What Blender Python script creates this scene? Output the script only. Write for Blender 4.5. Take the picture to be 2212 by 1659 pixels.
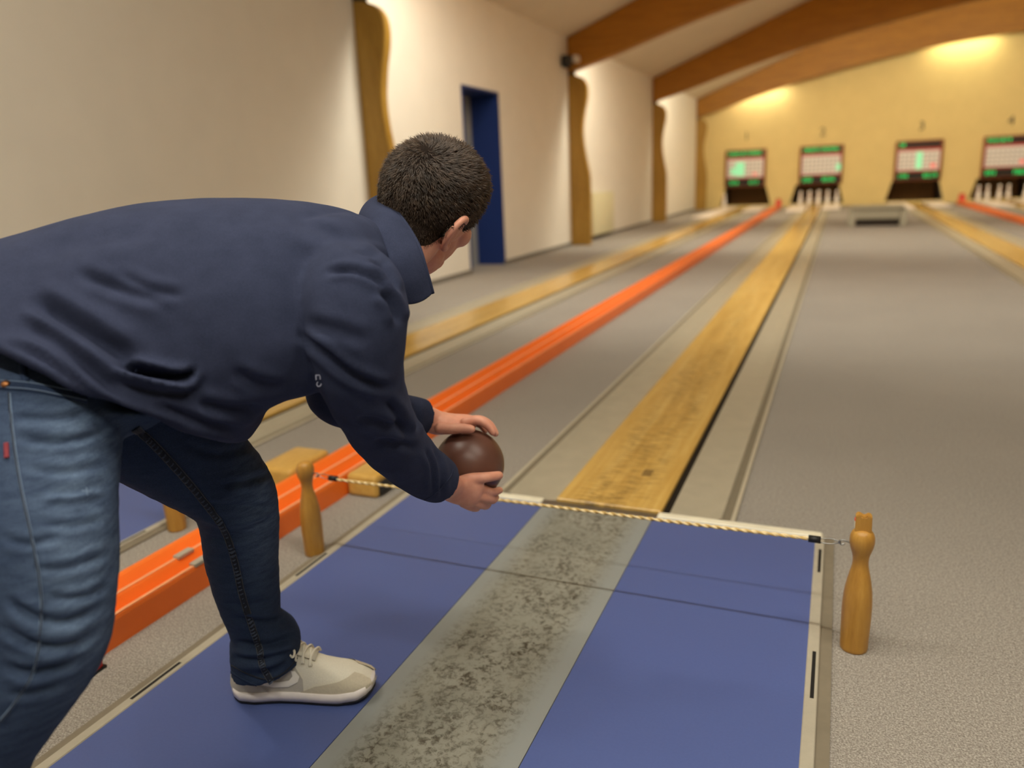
import bpy, bmesh, math, random
import numpy as np
from mathutils import Vector, Matrix
random.seed(7); np.random.seed(7)
for o in list(bpy.data.objects): bpy.data.objects.remove(o)
SC = bpy.context.scene; COL = SC.collection

# ------------------------------------------------------------------ camera
CAM_H = 1.11; FPX = 1650.94; IMG_W, IMG_H = 2212, 1659
AX = np.array([0.92256, 0.06035, -0.38111])      # world X seen in the camera frame (right, down, depth)
AY = np.array([0.38356, -0.25101, 0.88875])      # world Y
AN = np.array([0.04203, 0.96610, 0.25472])       # world down
cd = bpy.data.cameras.new('camera'); cam = bpy.data.objects.new('camera', cd); COL.objects.link(cam)
r_ = Vector((AX[0], AY[0], -AN[0])); u_ = -Vector((AX[1], AY[1], -AN[1])); b_ = -Vector((AX[2], AY[2], -AN[2]))
m = Matrix((r_, u_, b_)).transposed().to_4x4(); m.translation = (0, 0, CAM_H); cam.matrix_world = m
cd.sensor_width = 36; cd.lens = FPX/IMG_W*36; cd.clip_start = .05; cd.clip_end = 200
cd.dof.use_dof = True; cd.dof.focus_distance = 1.42; cd.dof.aperture_fstop = 2.0
SC.camera = cam

# ------------------------------------------------------------------ world, lights, exposure
w = bpy.data.worlds.new('world'); SC.world = w; w.use_nodes = True
w.node_tree.nodes['Background'].inputs[0].default_value = (1, .9, .78, 1)
w.node_tree.nodes['Background'].inputs[1].default_value = .05
vs = SC.view_settings; vs.view_transform = 'Standard'; vs.look = 'None'; vs.gamma = 1; vs.use_curve_mapping = False
vs.exposure = 0.6
def area(name, loc, size, size_y, power, col, rot=(0, 0, 0)):
    l = bpy.data.lights.new(name, 'AREA'); l.shape = 'RECTANGLE'; l.size = size; l.size_y = size_y; l.energy = power; l.color = col
    o = bpy.data.objects.new(name, l); o.location = loc; o.rotation_euler = rot; COL.objects.link(o); return o
WARM = (1, .92, .70); NEUT = (1, .955, .83)
def bulb(name, loc, power, col, r=.06):
    l = bpy.data.lights.new(name, 'POINT'); l.energy = power; l.color = col; l.shadow_soft_size = r
    o = bpy.data.objects.new(name, l); o.location = loc; COL.objects.link(o); return o
# fluorescent battens across the approach (behind and above the camera): bare tubes, so light goes down and sideways
for by_, pw_ in ((-.75, 44), (1.09, 40)):
    area('batten_lamp', (-.2, by_, 3.4), 4.2, .05, pw_, NEUT)
    for bx in (-2.0, -.2, 1.6): bulb('batten_side_glow', (bx, by_, 3.36), 19, NEUT, .04)
# lamps on the far side of every beam
BEAM_Y = [6.70, 13.0, 19.40, 25.66]
for i, by in enumerate(BEAM_Y[:3]):
    for lx, zz in ((-2.85, 3.70), (.1, 4.38), (3.5, 4.72), (6.9, 4.72)):
        lc = (NEUT, (1, .94, .78), (1, .92, .72))[i]; lp = (52, 52, 50)[i]; tl = (-8, 0, 62)[i]
        area('beam_lamp', (lx, by+.34, zz), 1.5, .12, lp, lc, (math.radians(tl), 0, 0))
        area('beam_lamp', (lx, by+.34, zz+.03), 1.5, .12, 14, lc, (math.radians(180), 0, 0))
for lx, p, c in ((-2.45, 9, WARM), (2.95, 10, (1, .95, .62)), (7.6, 10, WARM)):
    area('wall_washer', (lx, 25.80, 3.56 if lx < 0 else 4.45), 1.5, .08, p, c, (math.radians(28), 0, 0))

# ------------------------------------------------------------------ materials
def lin(c):
    return tuple(((v/255)/12.92 if v/255 <= .04045 else ((v/255+.055)/1.055)**2.4) for v in c)
MAT = {}
class NT:
    def __init__(s, name, rough=.6, spec=.4):
        s.m = bpy.data.materials.new(name); s.m.use_nodes = True; s.t = s.m.node_tree; s.b = s.t.nodes['Principled BSDF']
        s.b.inputs['Roughness'].default_value = rough; s.b.inputs['Specular IOR Level'].default_value = spec; MAT[name] = s.m
    def n(s, typ, **kw):
        x = s.t.nodes.new(typ)
        for k, v in kw.items(): setattr(x, k, v)
        return x
    def l(s, a, b): s.t.links.new(a, b)
    def coord(s, scale=(1, 1, 1), out='Object'):
        c = s.n('ShaderNodeTexCoord'); mp = s.n('ShaderNodeMapping'); mp.inputs['Scale'].default_value = scale
        s.l(c.outputs[out], mp.inputs[0]); return mp.outputs[0]
    def noise(s, vec, scale, detail=4, rough=.55, dist=0):
        x = s.n('ShaderNodeTexNoise'); x.inputs['Scale'].default_value = scale; x.inputs['Detail'].default_value = detail
        x.inputs['Roughness'].default_value = rough; x.inputs['Distortion'].default_value = dist; s.l(vec, x.inputs['Vector']); return x.outputs['Fac']
    def ramp(s, fac, stops):
        r = s.n('ShaderNodeValToRGB'); e = r.color_ramp.elements
        while len(e) < len(stops): e.new(.5)
        for el, (p, c) in zip(e, stops): el.position = p; el.color = (*c, 1)
        s.l(fac, r.inputs[0]); return r.outputs[0]
    def mix(s, fac, a, b, mode='MIX'):
        x = s.n('ShaderNodeMix'); x.data_type = 'RGBA'; x.blend_type = mode
        for sock, v in ((x.inputs[0], fac), (x.inputs[6], a), (x.inputs[7], b)):
            if isinstance(v, (int, float)): sock.default_value = v
            elif isinstance(v, tuple): sock.default_value = (*v, 1)
            else: s.l(v, sock)
        return x.outputs[2]
    def bump(s, h, strength=.3, dist=.01):
        x = s.n('ShaderNodeBump'); x.inputs['Strength'].default_value = strength; x.inputs['Distance'].default_value = dist
        s.l(h, x.inputs['Height']); s.l(x.outputs[0], s.b.inputs['Normal'])
    def col(s, v):
        if isinstance(v, tuple): s.b.inputs['Base Color'].default_value = (*v, 1)
        else: s.l(v, s.b.inputs['Base Color'])
def plain(name, rgb, rough=.55, spec=.4, var=.06, scale=30, bump=0, metal=0):
    t = NT(name, rough, spec); c = lin(rgb); v = t.coord()
    f = t.noise(v, scale); t.col(t.ramp(f, [(.3, tuple(x*(1-var) for x in c)), (.7, tuple(min(1, x*(1+var)) for x in c))]))
    if bump: t.bump(f, bump, .004)
    t.b.inputs['Metallic'].default_value = metal; return t.m
def emis(name, rgb, strength):
    t = NT(name, .5); t.col(lin(rgb)); t.b.inputs['Emission Color'].default_value = (*lin(rgb), 1); t.b.inputs['Emission Strength'].default_value = strength; return t.m
# carpet
t = NT('carpet', .95, .1); v = t.coord()
f1 = t.noise(v, 250, 3, .75); f2 = t.noise(v, 95, 4, .7); f3 = t.noise(v, 1.3, 3)
a = t.ramp(f1, [(.36, lin((92, 85, 78))), (.5, lin((152, 145, 137))), (.64, lin((218, 211, 202)))])
bb = t.ramp(f2, [(.30, lin((118, 111, 103))), (.68, lin((190, 181, 170)))])
c_ = t.mix(.38, a, bb); t.col(t.mix(.12, c_, t.ramp(f3, [(.35, lin((132, 126, 113))), (.65, lin((172, 164, 149)))])))
mxh = t.n('ShaderNodeMath', operation='ADD'); t.l(f1, mxh.inputs[0]); t.l(f2, mxh.inputs[1]); t.bump(mxh.outputs[0], .55, .006)
plain('wall_plaster', (236, 229, 214), .9, .1, .02, 3, .02)
plain('ceiling_paint', (222, 212, 194), .9, .1, .03, 2)
plain('yellow_plaster', (226, 202, 138), .85, .15, .03, 3)
plain('baseboard_grey', (118, 112, 102), .7)
# glulam
def wood(name, c0, c1, c2, rough, stretch, scale, spec=.4, bump=.05, streak=.35):
    t = NT(name, rough, spec); v = t.coord(stretch)
    g = t.noise(v, scale, 6, .6, .4); g2 = t.noise(v, scale*5, 3, .6)
    c = t.ramp(g, [(.28, lin(c0)), (.5, lin(c1)), (.72, lin(c2))]); d = t.ramp(g2, [(.3, lin(c0)), (.7, lin(c2))])
    t.col(t.mix(streak, c, d)); t.bump(g2, bump, .003); return t
wood('beam_wood', (140, 90, 10), (160, 106, 16), (178, 122, 26), .5, (1, 6, 10), 1.4)
wood('column_wood', (138, 102, 34), (162, 122, 44), (182, 142, 60), .45, (6, 6, .9), 1.6)
wood('post_wood', (160, 112, 44), (182, 132, 54), (198, 150, 70), .38, (9, 9, 1.2), 5, .45, .03, .25)
wood('block_wood', (190, 144, 66), (208, 162, 80), (220, 178, 98), .35, (3, 1, 3), 14, .4)
t = wood('lane_wood', (186, 144, 68), (212, 170, 88), (226, 190, 112), .24, (9, .55, 9), 1.5, .5, .02)
# worn dark smudges where the balls land
sp_ = t.n('ShaderNodeSeparateXYZ'); t.l(t.coord(), sp_.inputs[0]); s2 = t.noise(t.coord((9, 46, 1)), 1.6, 4, .65, .2); s1 = t.noise(t.coord((4, .8, 1)), 2.0, 3)
ax_ = t.n('ShaderNodeMath', operation='ABSOLUTE'); t.l(sp_.outputs[0], ax_.inputs[0]); mid_ = t.ramp(ax_.outputs[0], [(.07, (1, 1, 1)), (.165, (0, 0, 0))])
yr = t.n('ShaderNodeMapRange'); yr.inputs[1].default_value = 3.4; yr.inputs[2].default_value = 9.0; yr.inputs[3].default_value = 1; yr.inputs[4].default_value = .12; t.l(sp_.outputs[1], yr.inputs[0])
old = t.b.inputs['Base Color'].links[0].from_socket
st = t.mix(1.0, t.ramp(s2, [(.46, (0, 0, 0)), (.62, (1, 1, 1))]), t.ramp(s1, [(.35, (.2, .2, .2)), (.6, (1, 1, 1))]), 'MULTIPLY')
mm = t.mix(1.0, t.mix(1.0, st, mid_, 'MULTIPLY'), yr.outputs[0], 'MULTIPLY'); wv = t.n('ShaderNodeMath', operation='MULTIPLY'); t.l(mm, wv.inputs[0]); wv.inputs[1].default_value = .85
t.col(t.mix(wv.outputs[0], old, lin((78, 58, 30))))
plain('gutter_lino', (172, 163, 142), .42, .45, .06, 12)
plain('gutter_edge', (124, 115, 97), .55, .4, .05, 20); plain('gutter_bead', (186, 176, 154), .45)
plain('dark_gap', (34, 28, 22), .8, .2)
plain('scuff_dark', (134, 106, 58), .45, .3, .3, 90); plain('deck_white', (248, 236, 224), .55)
# approach mat
plain('mat_blue', (82, 97, 152), .42, .35, .03, 160, .04)
t = NT('mat_strip', .5, .4); v = t.coord(); n1 = t.noise(v, 9, 5, .6, .4); n2 = t.noise(v, 62, 7, .72, .5)
sx = t.n('ShaderNodeSeparateXYZ'); t.l(t.coord(), sx.inputs[0])
ed = t.n('ShaderNodeMath', operation='ABSOLUTE'); t.l(sx.outputs[0], ed.inputs[0])
edge = t.ramp(ed.outputs[0], [(.105, (1, 1, 1)), (.165, (0, 0, 0))])
ptch = t.ramp(n1, [(.30, (.25, .25, .25)), (.60, (1, 1, 1))]); pt2 = t.ramp(n2, [(.47, (0, 0, 0)), (.60, (1, 1, 1))])
pm = t.mix(1.0, t.mix(1.0, ptch, pt2, 'MULTIPLY'), edge, 'MULTIPLY')
big = t.ramp(t.noise(v, 7, 4), [(.3, lin((128, 127, 116))), (.7, lin((150, 148, 136)))])
base = t.mix(t.n('ShaderNodeValue').outputs[0], lin((150, 156, 150)), lin((150, 156, 150)))
base = t.mix(edge, lin((142, 145, 142)), big)
pmv = t.n('ShaderNodeMath', operation='MULTIPLY'); t.l(pm, pmv.inputs[0]); pmv.inputs[1].default_value = .95
t.col(t.mix(pmv.outputs[0], base, lin((62, 55, 42)))); t.bump(n2, .12, .003)
plain('trim_cream', (176, 168, 150), .45)
plain('trim_taupe', (128, 118, 100), .6)
plain('slot_black', (22, 20, 20), .7)
plain('white_strip', (238, 230, 206), .4)
plain('orange_plastic', (250, 120, 38), .4, .5, .03, 8)
plain('orange_highlight', (246, 164, 112), .4); plain('red_plastic', (206, 56, 44), .4); plain('bright_red', (236, 84, 66), .4)
plain('black_rubber', (24, 23, 24), .5); plain('steel', (150, 150, 148), .3, .5, .03, 30, 0, .9)
t = NT('rope_fibre', .8, .2); v = t.coord((1, 1, 1)); wv = t.n('ShaderNodeTexWave'); wv.inputs['Scale'].default_value = 26; wv.bands_direction = 'DIAGONAL'; t.l(v, wv.inputs[0])
t.col(t.ramp(wv.outputs['Fac'], [(.25, lin((206, 172, 108))), (.7, lin((236, 214, 166)))])); t.bump(wv.outputs['Fac'], .5, .002)
plain('door_blue', (22, 48, 112), .5, .4, .04); plain('door_leaf', (150, 152, 150), .6)
plain('heater_cream', (226, 218, 178), .5); plain('device_dark', (38, 40, 42), .5); plain('device_white', (226, 220, 208), .5)
plain('bench_grey', (160, 156, 138), .5); plain('bench_dark', (46, 38, 30), .8)
plain('pin_white', (252, 242, 232), .35); plain('board_brown', (128, 62, 34), .5); plain('board_black', (30, 26, 20), .5)
plain('board_red', (184, 72, 66), .5); plain('pit_dark', (92, 78, 60), .8); plain('curtain_brown', (168, 128, 82), .9); plain('number_grey', (96, 88, 66), .5)
emis('board_panel', (214, 204, 190), .14); emis('led_green', (40, 190, 90), .9); emis('led_mint', (140, 220, 168), .38); emis('led_red', (230, 110, 104), .4)
plain('panel_print', (168, 160, 150), .5)

# ------------------------------------------------------------------ mesh helpers
def link(name, me, mat=None, parent=None):
    o = bpy.data.objects.new(name, me); COL.objects.link(o)
    if mat: me.materials.append(MAT[mat] if isinstance(mat, str) else mat)
    if parent: o.parent = parent
    return o
def empty(name, loc=(0, 0, 0), rz=0):
    o = bpy.data.objects.new(name, None); COL.objects.link(o); o.location = loc; o.rotation_euler = (0, 0, rz); o.empty_display_size = .1; return o
def tag(o, label, cat, group=None, kind=None):
    o['label'] = label; o['category'] = cat
    if group: o['group'] = group
    if kind: o['kind'] = kind
    return o
def struct(o): o['kind'] = 'structure'; return o
def pydata(name, vs_, fs, mat=None, parent=None, smooth=False):
    me = bpy.data.meshes.new(name); me.from_pydata([tuple(map(float, v)) for v in vs_], [], fs); me.validate(); me.update()
    bm = bmesh.new(); bm.from_mesh(me); bmesh.ops.recalc_face_normals(bm, faces=bm.faces); bm.to_mesh(me); bm.free()
    if smooth: me.polygons.foreach_set('use_smooth', [True]*len(me.polygons))
    return link(name, me, mat, parent)
def box(name, lo, hi, mat, parent=None, bevel=0, seg=2):
    bm = bmesh.new(); bmesh.ops.create_cube(bm, size=1)
    c = [(a+b)/2 for a, b in zip(lo, hi)]; s = [b-a for a, b in zip(lo, hi)]
    for v in bm.verts: v.co = Vector([c[i]+v.co[i]*s[i] for i in range(3)])
    if bevel: bmesh.ops.bevel(bm, geom=bm.edges[:], offset=bevel, segments=seg, affect='EDGES', profile=.6)
    me = bpy.data.meshes.new(name); bm.to_mesh(me); bm.free()
    if bevel > .004: me.polygons.foreach_set('use_smooth', [True]*len(me.polygons)); 
    return link(name, me, mat, parent)
def prism(name, pts, axis, lo, hi, mat, parent=None, bevel=0, smooth=False):
    """closed 2-D outline pts extruded along an axis; pts are the other two axes in xyz order"""
    def put(p, a):
        q = list(p); q.insert(axis, a); return q
    n = len(pts); V = [put(p, lo) for p in pts]+[put(p, hi) for p in pts]
    F = [list(range(n))[::-1], list(range(n, 2*n))]+[[i, (i+1) % n, n+(i+1) % n, n+i] for i in range(n)]
    o = pydata(name, V, F, mat, parent)
    if bevel:
        bm = bmesh.new(); bm.from_mesh(o.data); bmesh.ops.bevel(bm, geom=[e for e in bm.edges if len(e.link_faces) == 2 and e.calc_face_angle(0) > .6], offset=bevel, segments=2, affect='EDGES'); bm.to_mesh(o.data); bm.free()
    return o
def strip(name, prof, y0, y1, mat, parent=None, smooth=False, n=1):
    """open XZ profile swept along Y"""
    V = []; k = len(prof)
    for j in range(n+1):
        V += [(p[0], y0+(y1-y0)*j/n, p[1]) for p in prof]
    F = [[j*k+i, j*k+i+1, (j+1)*k+i+1, (j+1)*k+i] for j in range(n) for i in range(k-1)]
    me = bpy.data.meshes.new(name); me.from_pydata(V, [], F); me.update()
    if smooth: me.polygons.foreach_set('use_smooth', [True]*len(me.polygons))
    return link(name, me, mat, parent)
def lathe(name, prof, mat, parent=None, seg=32, loc=(0, 0, 0)):
    V = []; F = []; k = len(prof)
    for i, (r, z) in enumerate(prof):
        V += [(loc[0]+r*math.cos(2*math.pi*j/seg), loc[1]+r*math.sin(2*math.pi*j/seg), loc[2]+z) for j in range(seg)]
    for i in range(k-1):
        F += [[i*seg+j, i*seg+(j+1) % seg, (i+1)*seg+(j+1) % seg, (i+1)*seg+j] for j in range(seg)]
    F += [list(range(seg))[::-1], [(k-1)*seg+j for j in range(seg)]]
    return pydata(name, V, F, mat, parent, True)
def cspline(pts, n):
    P = np.array(pts, float); P = np.vstack([2*P[0]-P[1], P, 2*P[-1]-P[-2]]); out = []
    for i in range(1, len(P)-2):
        for s in np.linspace(0, 1, n, endpoint=False):
            a, b, c, d = P[i-1:i+3]
            out.append(.5*(2*b+(c-a)*s+(2*a-5*b+4*c-d)*s*s+(3*b-a-3*c+d)*s**3))
    out.append(P[-2]); return np.array(out)
def wire(name, pts, r, mat, parent=None, seg=8, res=8, sub=True):
    P = cspline(pts, res) if sub and len(pts) > 2 else np.array(pts, float)
    T = np.gradient(P, axis=0); V = []; F = []
    for p, t_ in zip(P, T):
        t_ = t_/np.linalg.norm(t_); a = np.cross(t_, (0, 0, 1) if abs(t_[2]) < .9 else (1, 0, 0)); a /= np.linalg.norm(a); b = np.cross(t_, a)
        V += [p+r*(a*math.cos(q)+b*math.sin(q)) for q in np.linspace(0, 2*math.pi, seg, endpoint=False)]
    for i in range(len(P)-1): F += [[i*seg+j, i*seg+(j+1) % seg, (i+1)*seg+(j+1) % seg, (i+1)*seg+j] for j in range(seg)]
    F += [list(range(seg)), [(len(P)-1)*seg+j for j in range(seg)]]
    return pydata(name, V, F, mat, parent, True)
def text(name, s, size, mat, parent=None, extrude=.004, align='CENTER'):
    c = bpy.data.curves.new(name, 'FONT'); c.body = s; c.size = size; c.extrude = extrude; c.align_x = align; c.align_y = 'CENTER'
    tmp = bpy.data.objects.new('tmp', c); COL.objects.link(tmp); dg = bpy.context.evaluated_depsgraph_get(); dg.update()
    me = bpy.data.meshes.new_from_object(tmp.evaluated_get(dg)); bpy.data.objects.remove(tmp); me.name = name; me.materials.clear()
    return link(name, me, mat, parent)
def copy_tree(o, parent=None):
    c = o.copy(); COL.objects.link(c); c.parent = parent
    for ch in list(o.children): copy_tree(ch, c)
    return c

# ------------------------------------------------------------------ the room
WX, EX, BY, FY = -4.3, 14.3, 26.14, -6.0
RX = 5.0
def ceil_z(x): return 3.37+.38*(RX+4.3-abs(x-RX))
LANE_X = [-2.80, -.677, 2.02, 4.22]; MATW = .742
struct(pydata('floor', [(WX-.6, FY, 0), (EX, FY, 0), (EX, BY+1.9, 0), (WX-.6, BY+1.9, 0), (WX-.6, FY, -.05), (EX, FY, -.05), (EX, BY+1.9, -.05), (WX-.6, BY+1.9, -.05)],
              [[0, 1, 2, 3], [4, 5, 6, 7], [0, 1, 5, 4], [1, 2, 6, 5], [2, 3, 7, 6], [3, 0, 4, 7]], 'carpet'))
D0, D1, DZ = 8.88, 9.94, 2.25
zc = ceil_z(WX)
struct(pydata('wall_left', [(WX, FY, 0), (WX, D0, 0), (WX, D0, DZ), (WX, D1, DZ), (WX, D1, 0), (WX, BY, 0), (WX, BY, zc), (WX, D1, zc), (WX, D0, zc), (WX, FY, zc), (WX, FY, DZ), (WX, BY, DZ)],
              [[0, 1, 2, 10], [10, 2, 8, 9], [2, 3, 7, 8], [3, 11, 6, 7], [4, 5, 11, 3]], 'wall_plaster'))
# back wall with four pit openings
HB, HT, Z0, Z1 = .77, .62, .09, .66
V = []; F = []
def quad(*p):
    i = len(V); V.extend((a, BY, b) for a, b in p); F.append(list(range(i, i+len(p))))
xs = [WX]+[x for L in LANE_X for x in (L-HB, L+HB)]+[EX]
prev_b, prev_t = WX, WX
for L in LANE_X:
    quad((prev_b, 0), (L-HB, 0), (L-HB, Z0), (L-HT, Z1), (prev_t, Z1), (prev_b, Z0)) if prev_b != WX else quad((WX, 0), (L-HB, 0), (L-HB, Z0), (L-HT, Z1), (WX, Z1))
    quad((L-HB, 0), (L+HB, 0), (L+HB, Z0), (L-HB, Z0)); prev_b, prev_t = L+HB, L+HT
quad((prev_b, 0), (EX, 0), (EX, Z1), (prev_t, Z1), (prev_b, Z0))
quad((WX, Z1), (EX, Z1), (EX, ceil_z(EX)), (RX, ceil_z(RX)), (WX, zc))
struct(pydata('wall_back', V, F, 'yellow_plaster'))
struct(pydata('wall_right', [(EX, FY, 0), (EX, BY, 0), (EX, BY, zc), (EX, FY, zc)], [[0, 1, 2, 3]], 'wall_plaster'))
struct(pydata('wall_front', [(WX, FY, 0), (EX, FY, 0), (EX, FY, zc), (RX, FY, ceil_z(RX)), (WX, FY, zc)], [[0, 1, 2, 3, 4]], 'wall_plaster'))
struct(pydata('ceiling', [(WX, FY, zc), (RX, FY, ceil_z(RX)), (EX, FY, zc), (WX, BY, zc), (RX, BY, ceil_z(RX)), (EX, BY, zc)], [[0, 1, 4, 3], [1, 2, 5, 4]], 'ceiling_paint'))
struct(box('baseboard_left', (WX, FY, 0), (WX+.018, D0, .055), 'baseboard_grey'))
struct(box('baseboard_left', (WX, D1, 0), (WX+.018, BY, .055), 'baseboard_grey'))
# doorway with a deep blue lining
dr = struct(empty('door_1', (WX, D0, 0)))
DD = .40
for nm, lo, hi, mt in (('lining', (-DD, D1-D0, 0), (.012, D1-D0+.03, DZ+.03), 'door_blue'), ('lining', (-DD, -.03, 0), (.012, 0, DZ+.03), 'door_blue'),
                       ('lining', (-DD, 0, DZ), (.012, D1-D0, DZ+.03), 'door_blue'), ('door_leaf', (-DD-.05, -.03, 0), (-DD, D1-D0+.03, DZ+.03), 'door_leaf')):
    box(nm, lo, hi, mt, dr)

# columns shaped like half a ninepin, and glulam beams
prof = [(0, .34), (.5, .345), (1.0, .345), (1.2, .335), (1.45, .285), (1.7, .245), (1.95, .235), (2.2, .27), (2.4, .315), (2.55, .325), (2.66, .30), (2.74, .23), (2.79, .12)]
sm = cspline(prof, 5)
COLLAB = ['tall wooden wall column shaped like a ninepin, nearest, left of the blue doorway', 'wooden ninepin-shaped wall column between the blue doorway and the cream heater',
          'slim wooden ninepin-shaped wall column, third from the camera', 'farthest wooden ninepin-shaped wall column in the corner by the yellow wall']
BEAMLAB = ['glulam roof beam nearest the camera, barely in frame above the first column', 'glulam roof beam rising from the second column with the small camera', 'third glulam roof beam rising from the third column', 'farthest curved glulam roof beam in front of the yellow wall']
arch = cspline([(-4.28, 2.83), (-3.4, 3.07), (-2.16, 3.43), (-.36, 3.85), (2.04, 4.25), (4.2, 4.44), (RX, 4.46)], 4)
arch = np.vstack([arch, [(2*RX-x, z) for x, z in arch[::-1][1:]]])
top = [(EX-.02, zc-.005), (RX, ceil_z(RX)-.005), (WX+.02, zc-.005)]
for i, by in enumerate(BEAM_Y):
    e = tag(empty('pin_shaped_column', (WX, by, 0)), COLLAB[i], 'column', 'ninepin-shaped columns along the left wall')
    prism('column_board', [(.001, 0)]+[(p[1], p[0]) for p in sm]+[(.001, 2.80)], 1, -.06, .06, 'column_wood', e, .008)
    box('bracket_plate', (.002, -.05, 2.74), (.10, .05, 2.86), 'device_dark', e)
    bo = prism('roof_beam', [tuple(p) for p in arch]+top, 1, by-.10, by+.10, 'beam_wood')
    tag(bo, BEAMLAB[i], 'beam', 'glulam beams across the hall')
# things on the left wall
e = tag(empty('wall_camera', (WX, 12.62, 2.98)), 'small dark camera on a white bracket high on the left wall beside the beam', 'camera')
box('camera_body', (.03, -.09, -.10), (.17, .06, .07), 'device_dark', e, .012); box('bracket', (0, -.02, -.04), (.05, .05, .04), 'device_white', e, .004)
lathe('lens', [(.001, 0), (.03, 0), (.03, .02), (.02, .025)], 'black_rubber', e, 12, (.10, -.02, -.125))
box('junction_box', (.16, .10, -.02), (.24, .26, .08), 'device_white', e, .006)
e = tag(empty('wall_heater', (WX, 13.9, .09)), 'cream panel heater on the white wall behind the second column', 'heater')
box('casing', (.02, 0, 0), (.14, 1.36, .77), 'heater_cream', e, .012)
for k in range(14): box('grille_slat', (.03, .06+k*.09, .772), (.13, .10+k*.09, .782), 'device_white', e)
for yy in (.15, 1.15): box('wall_mount', (0, yy, .2), (.03, yy+.06, .6), 'device_white', e)

# ------------------------------------------------------------------ lanes
DECK0 = 22.6
LANELAB = ['wooden bowling lane nearest the left wall, below scoreboard 1', 'wooden bowling lane running from the grey strip to scoreboard 2', 'wooden bowling lane at right below scoreboard 3', 'wooden bowling lane at the far right edge below scoreboard 4']
for i, L in enumerate(LANE_X):
    e = tag(empty('bowling_lane', (L, 0, 0)), LANELAB[i], 'lane', 'the four lanes'); Y0 = 2.36; Y1 = 25.9
    pw = .187
    # plank in lengths butted end to end
    cuts = [Y0+.008, 6.2, 10.1, 14.0, 17.9, 21.8, Y1]
    for a, b in zip(cuts, cuts[1:]): box('plank_length', (-pw, a, .001), (pw, b-.002, .022), 'lane_wood', e, .003, 1)
    if i == 1: box('scuff_mark', (.048, 2.66, .0218), (.084, 2.73, .0224), 'scuff_dark', e)
    box('plank_gap', (pw, Y0+.01, .002), (pw+.024, Y1, .006), 'dark_gap', e)
    for s in (-1, 1):
        xo, xi = s*.425, s*(pw+(.024 if s > 0 else .002))
        g = [(xi, .008), (xi+(xo-xi)*.10, .0045), (xi+(xo-xi)*.45, .002), (xi+(xo-xi)*.70, .006), (xi+(xo-xi)*.76, .015), (xi+(xo-xi)*.80, .015), (xi+(xo-xi)*.81, .004)]
        strip('gutter', g if s > 0 else g[::-1], Y0+.02, Y1, 'gutter_lino', e, True)
        xs_ = sorted((xi+(xo-xi)*.80, xi+(xo-xi)*.93)); box('gutter_edge', (xs_[0], Y0+.02, .001), (xs_[1], Y1, .007), 'gutter_edge', e); xs_ = sorted((xi+(xo-xi)*.93, xo)); box('gutter_bead', (xs_[0], Y0+.02, .001), (xs_[1], Y1, .011), 'gutter_bead', e, .003, 1)
        d0 = 20.4 if (i == 0 and s < 0) else DECK0+(0 if s < 0 else .8)
        xs_ = sorted((s*(pw+.03), s*.70)); box('pin_deck_board', (xs_[0], d0, .012), (xs_[1], 26.3, .05), 'deck_white', e, .004, 1)
    pit = box('pit_back', (-.8, BY+1.70, 0), (.8, BY+1.74, .655), 'pit_dark', e)
    for s in (-1, 1): pydata('pit_side', [(s*HB, BY-.002, 0), (s*HT, BY-.002, .655), (s*HT, BY+1.7, .655), (s*HB, BY+1.7, 0)], [[0, 1, 2, 3]], 'pit_dark', e)
    pydata('pit_ceiling', [(-HT, BY, .655), (HT, BY, .655), (HT, BY+1.7, .655), (-HT, BY+1.7, .655)], [[0, 1, 2, 3]], 'pit_dark', e)
    # ribbed curtain that stops the balls
    V = []; F = []; n = 48
    for k in range(n+1):
        x = -.66+1.32*k/n; y = BY+1.45+.02*math.sin(k*1.6)
        V += [(x, y, .05), (x, y, .65)]
    F = [[2*k, 2*k+2, 2*k+3, 2*k+1] for k in range(n)]
    pydata('pit_curtain', V, F, 'curtain_brown', e, True)

# approach mats
def mat_thing(L, label):
    e = tag(empty('approach_mat', (L, 0, 0)), label, 'mat', 'blue approach mats'); Y0, Y1 = -2.6, 2.33; hw = .696; gs = .193
    box('blue_panel', (-hw, Y0, .001), (-gs-.002, Y1, .012), 'mat_blue', e); box('blue_panel', (gs+.002, Y0, .001), (hw, Y1, .012), 'mat_blue', e)
    box('grey_strip', (-gs, Y0, .001), (gs, Y1, .012), 'mat_strip', e)
    for s in (-1, 1):
        a, b = sorted((s*hw, s*(hw+.027))); tr = box('edge_trim', (a, Y0, .001), (b, Y1+.03, .014), 'trim_cream', e, .002, 1)
        x = s*(hw+.016)
        for ya, yb in (((2.11, 2.255), (1.535, 1.713), (.96, 1.13), (.38, .55), (-.2, -.03), (-.8, -.63)) if s > 0 else ((1.03, 1.175), (1.62, 1.77), (.45, .61), (-.13, .04), (-.7, -.53))): box('slot', (x-.004, ya, .0135), (x+.004, yb, .0147), 'slot_black', tr)
        a, b = sorted((s*(hw+.027), s*(hw+.054))); box('edge_sealant', (a, Y0, .001), (b, Y1+.03, .006), 'trim_taupe', e)
        a, b = sorted((s*(gs+.012), s*(hw+.02))); box('front_strip', (a, Y1, .002), (b, Y1+.035, .020), 'white_strip', e, .004, 1)
    box('front_joint', (-gs-.012, Y1, .001), (gs+.012, Y1+.036, .012), 'steel', e)
    return e
mat_thing(-.703, 'blue approach mat with scuffed grey strip under the white shoe')
mat_thing(-2.83, 'blue approach mat of the neighbouring lane seen between the legs')

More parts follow.
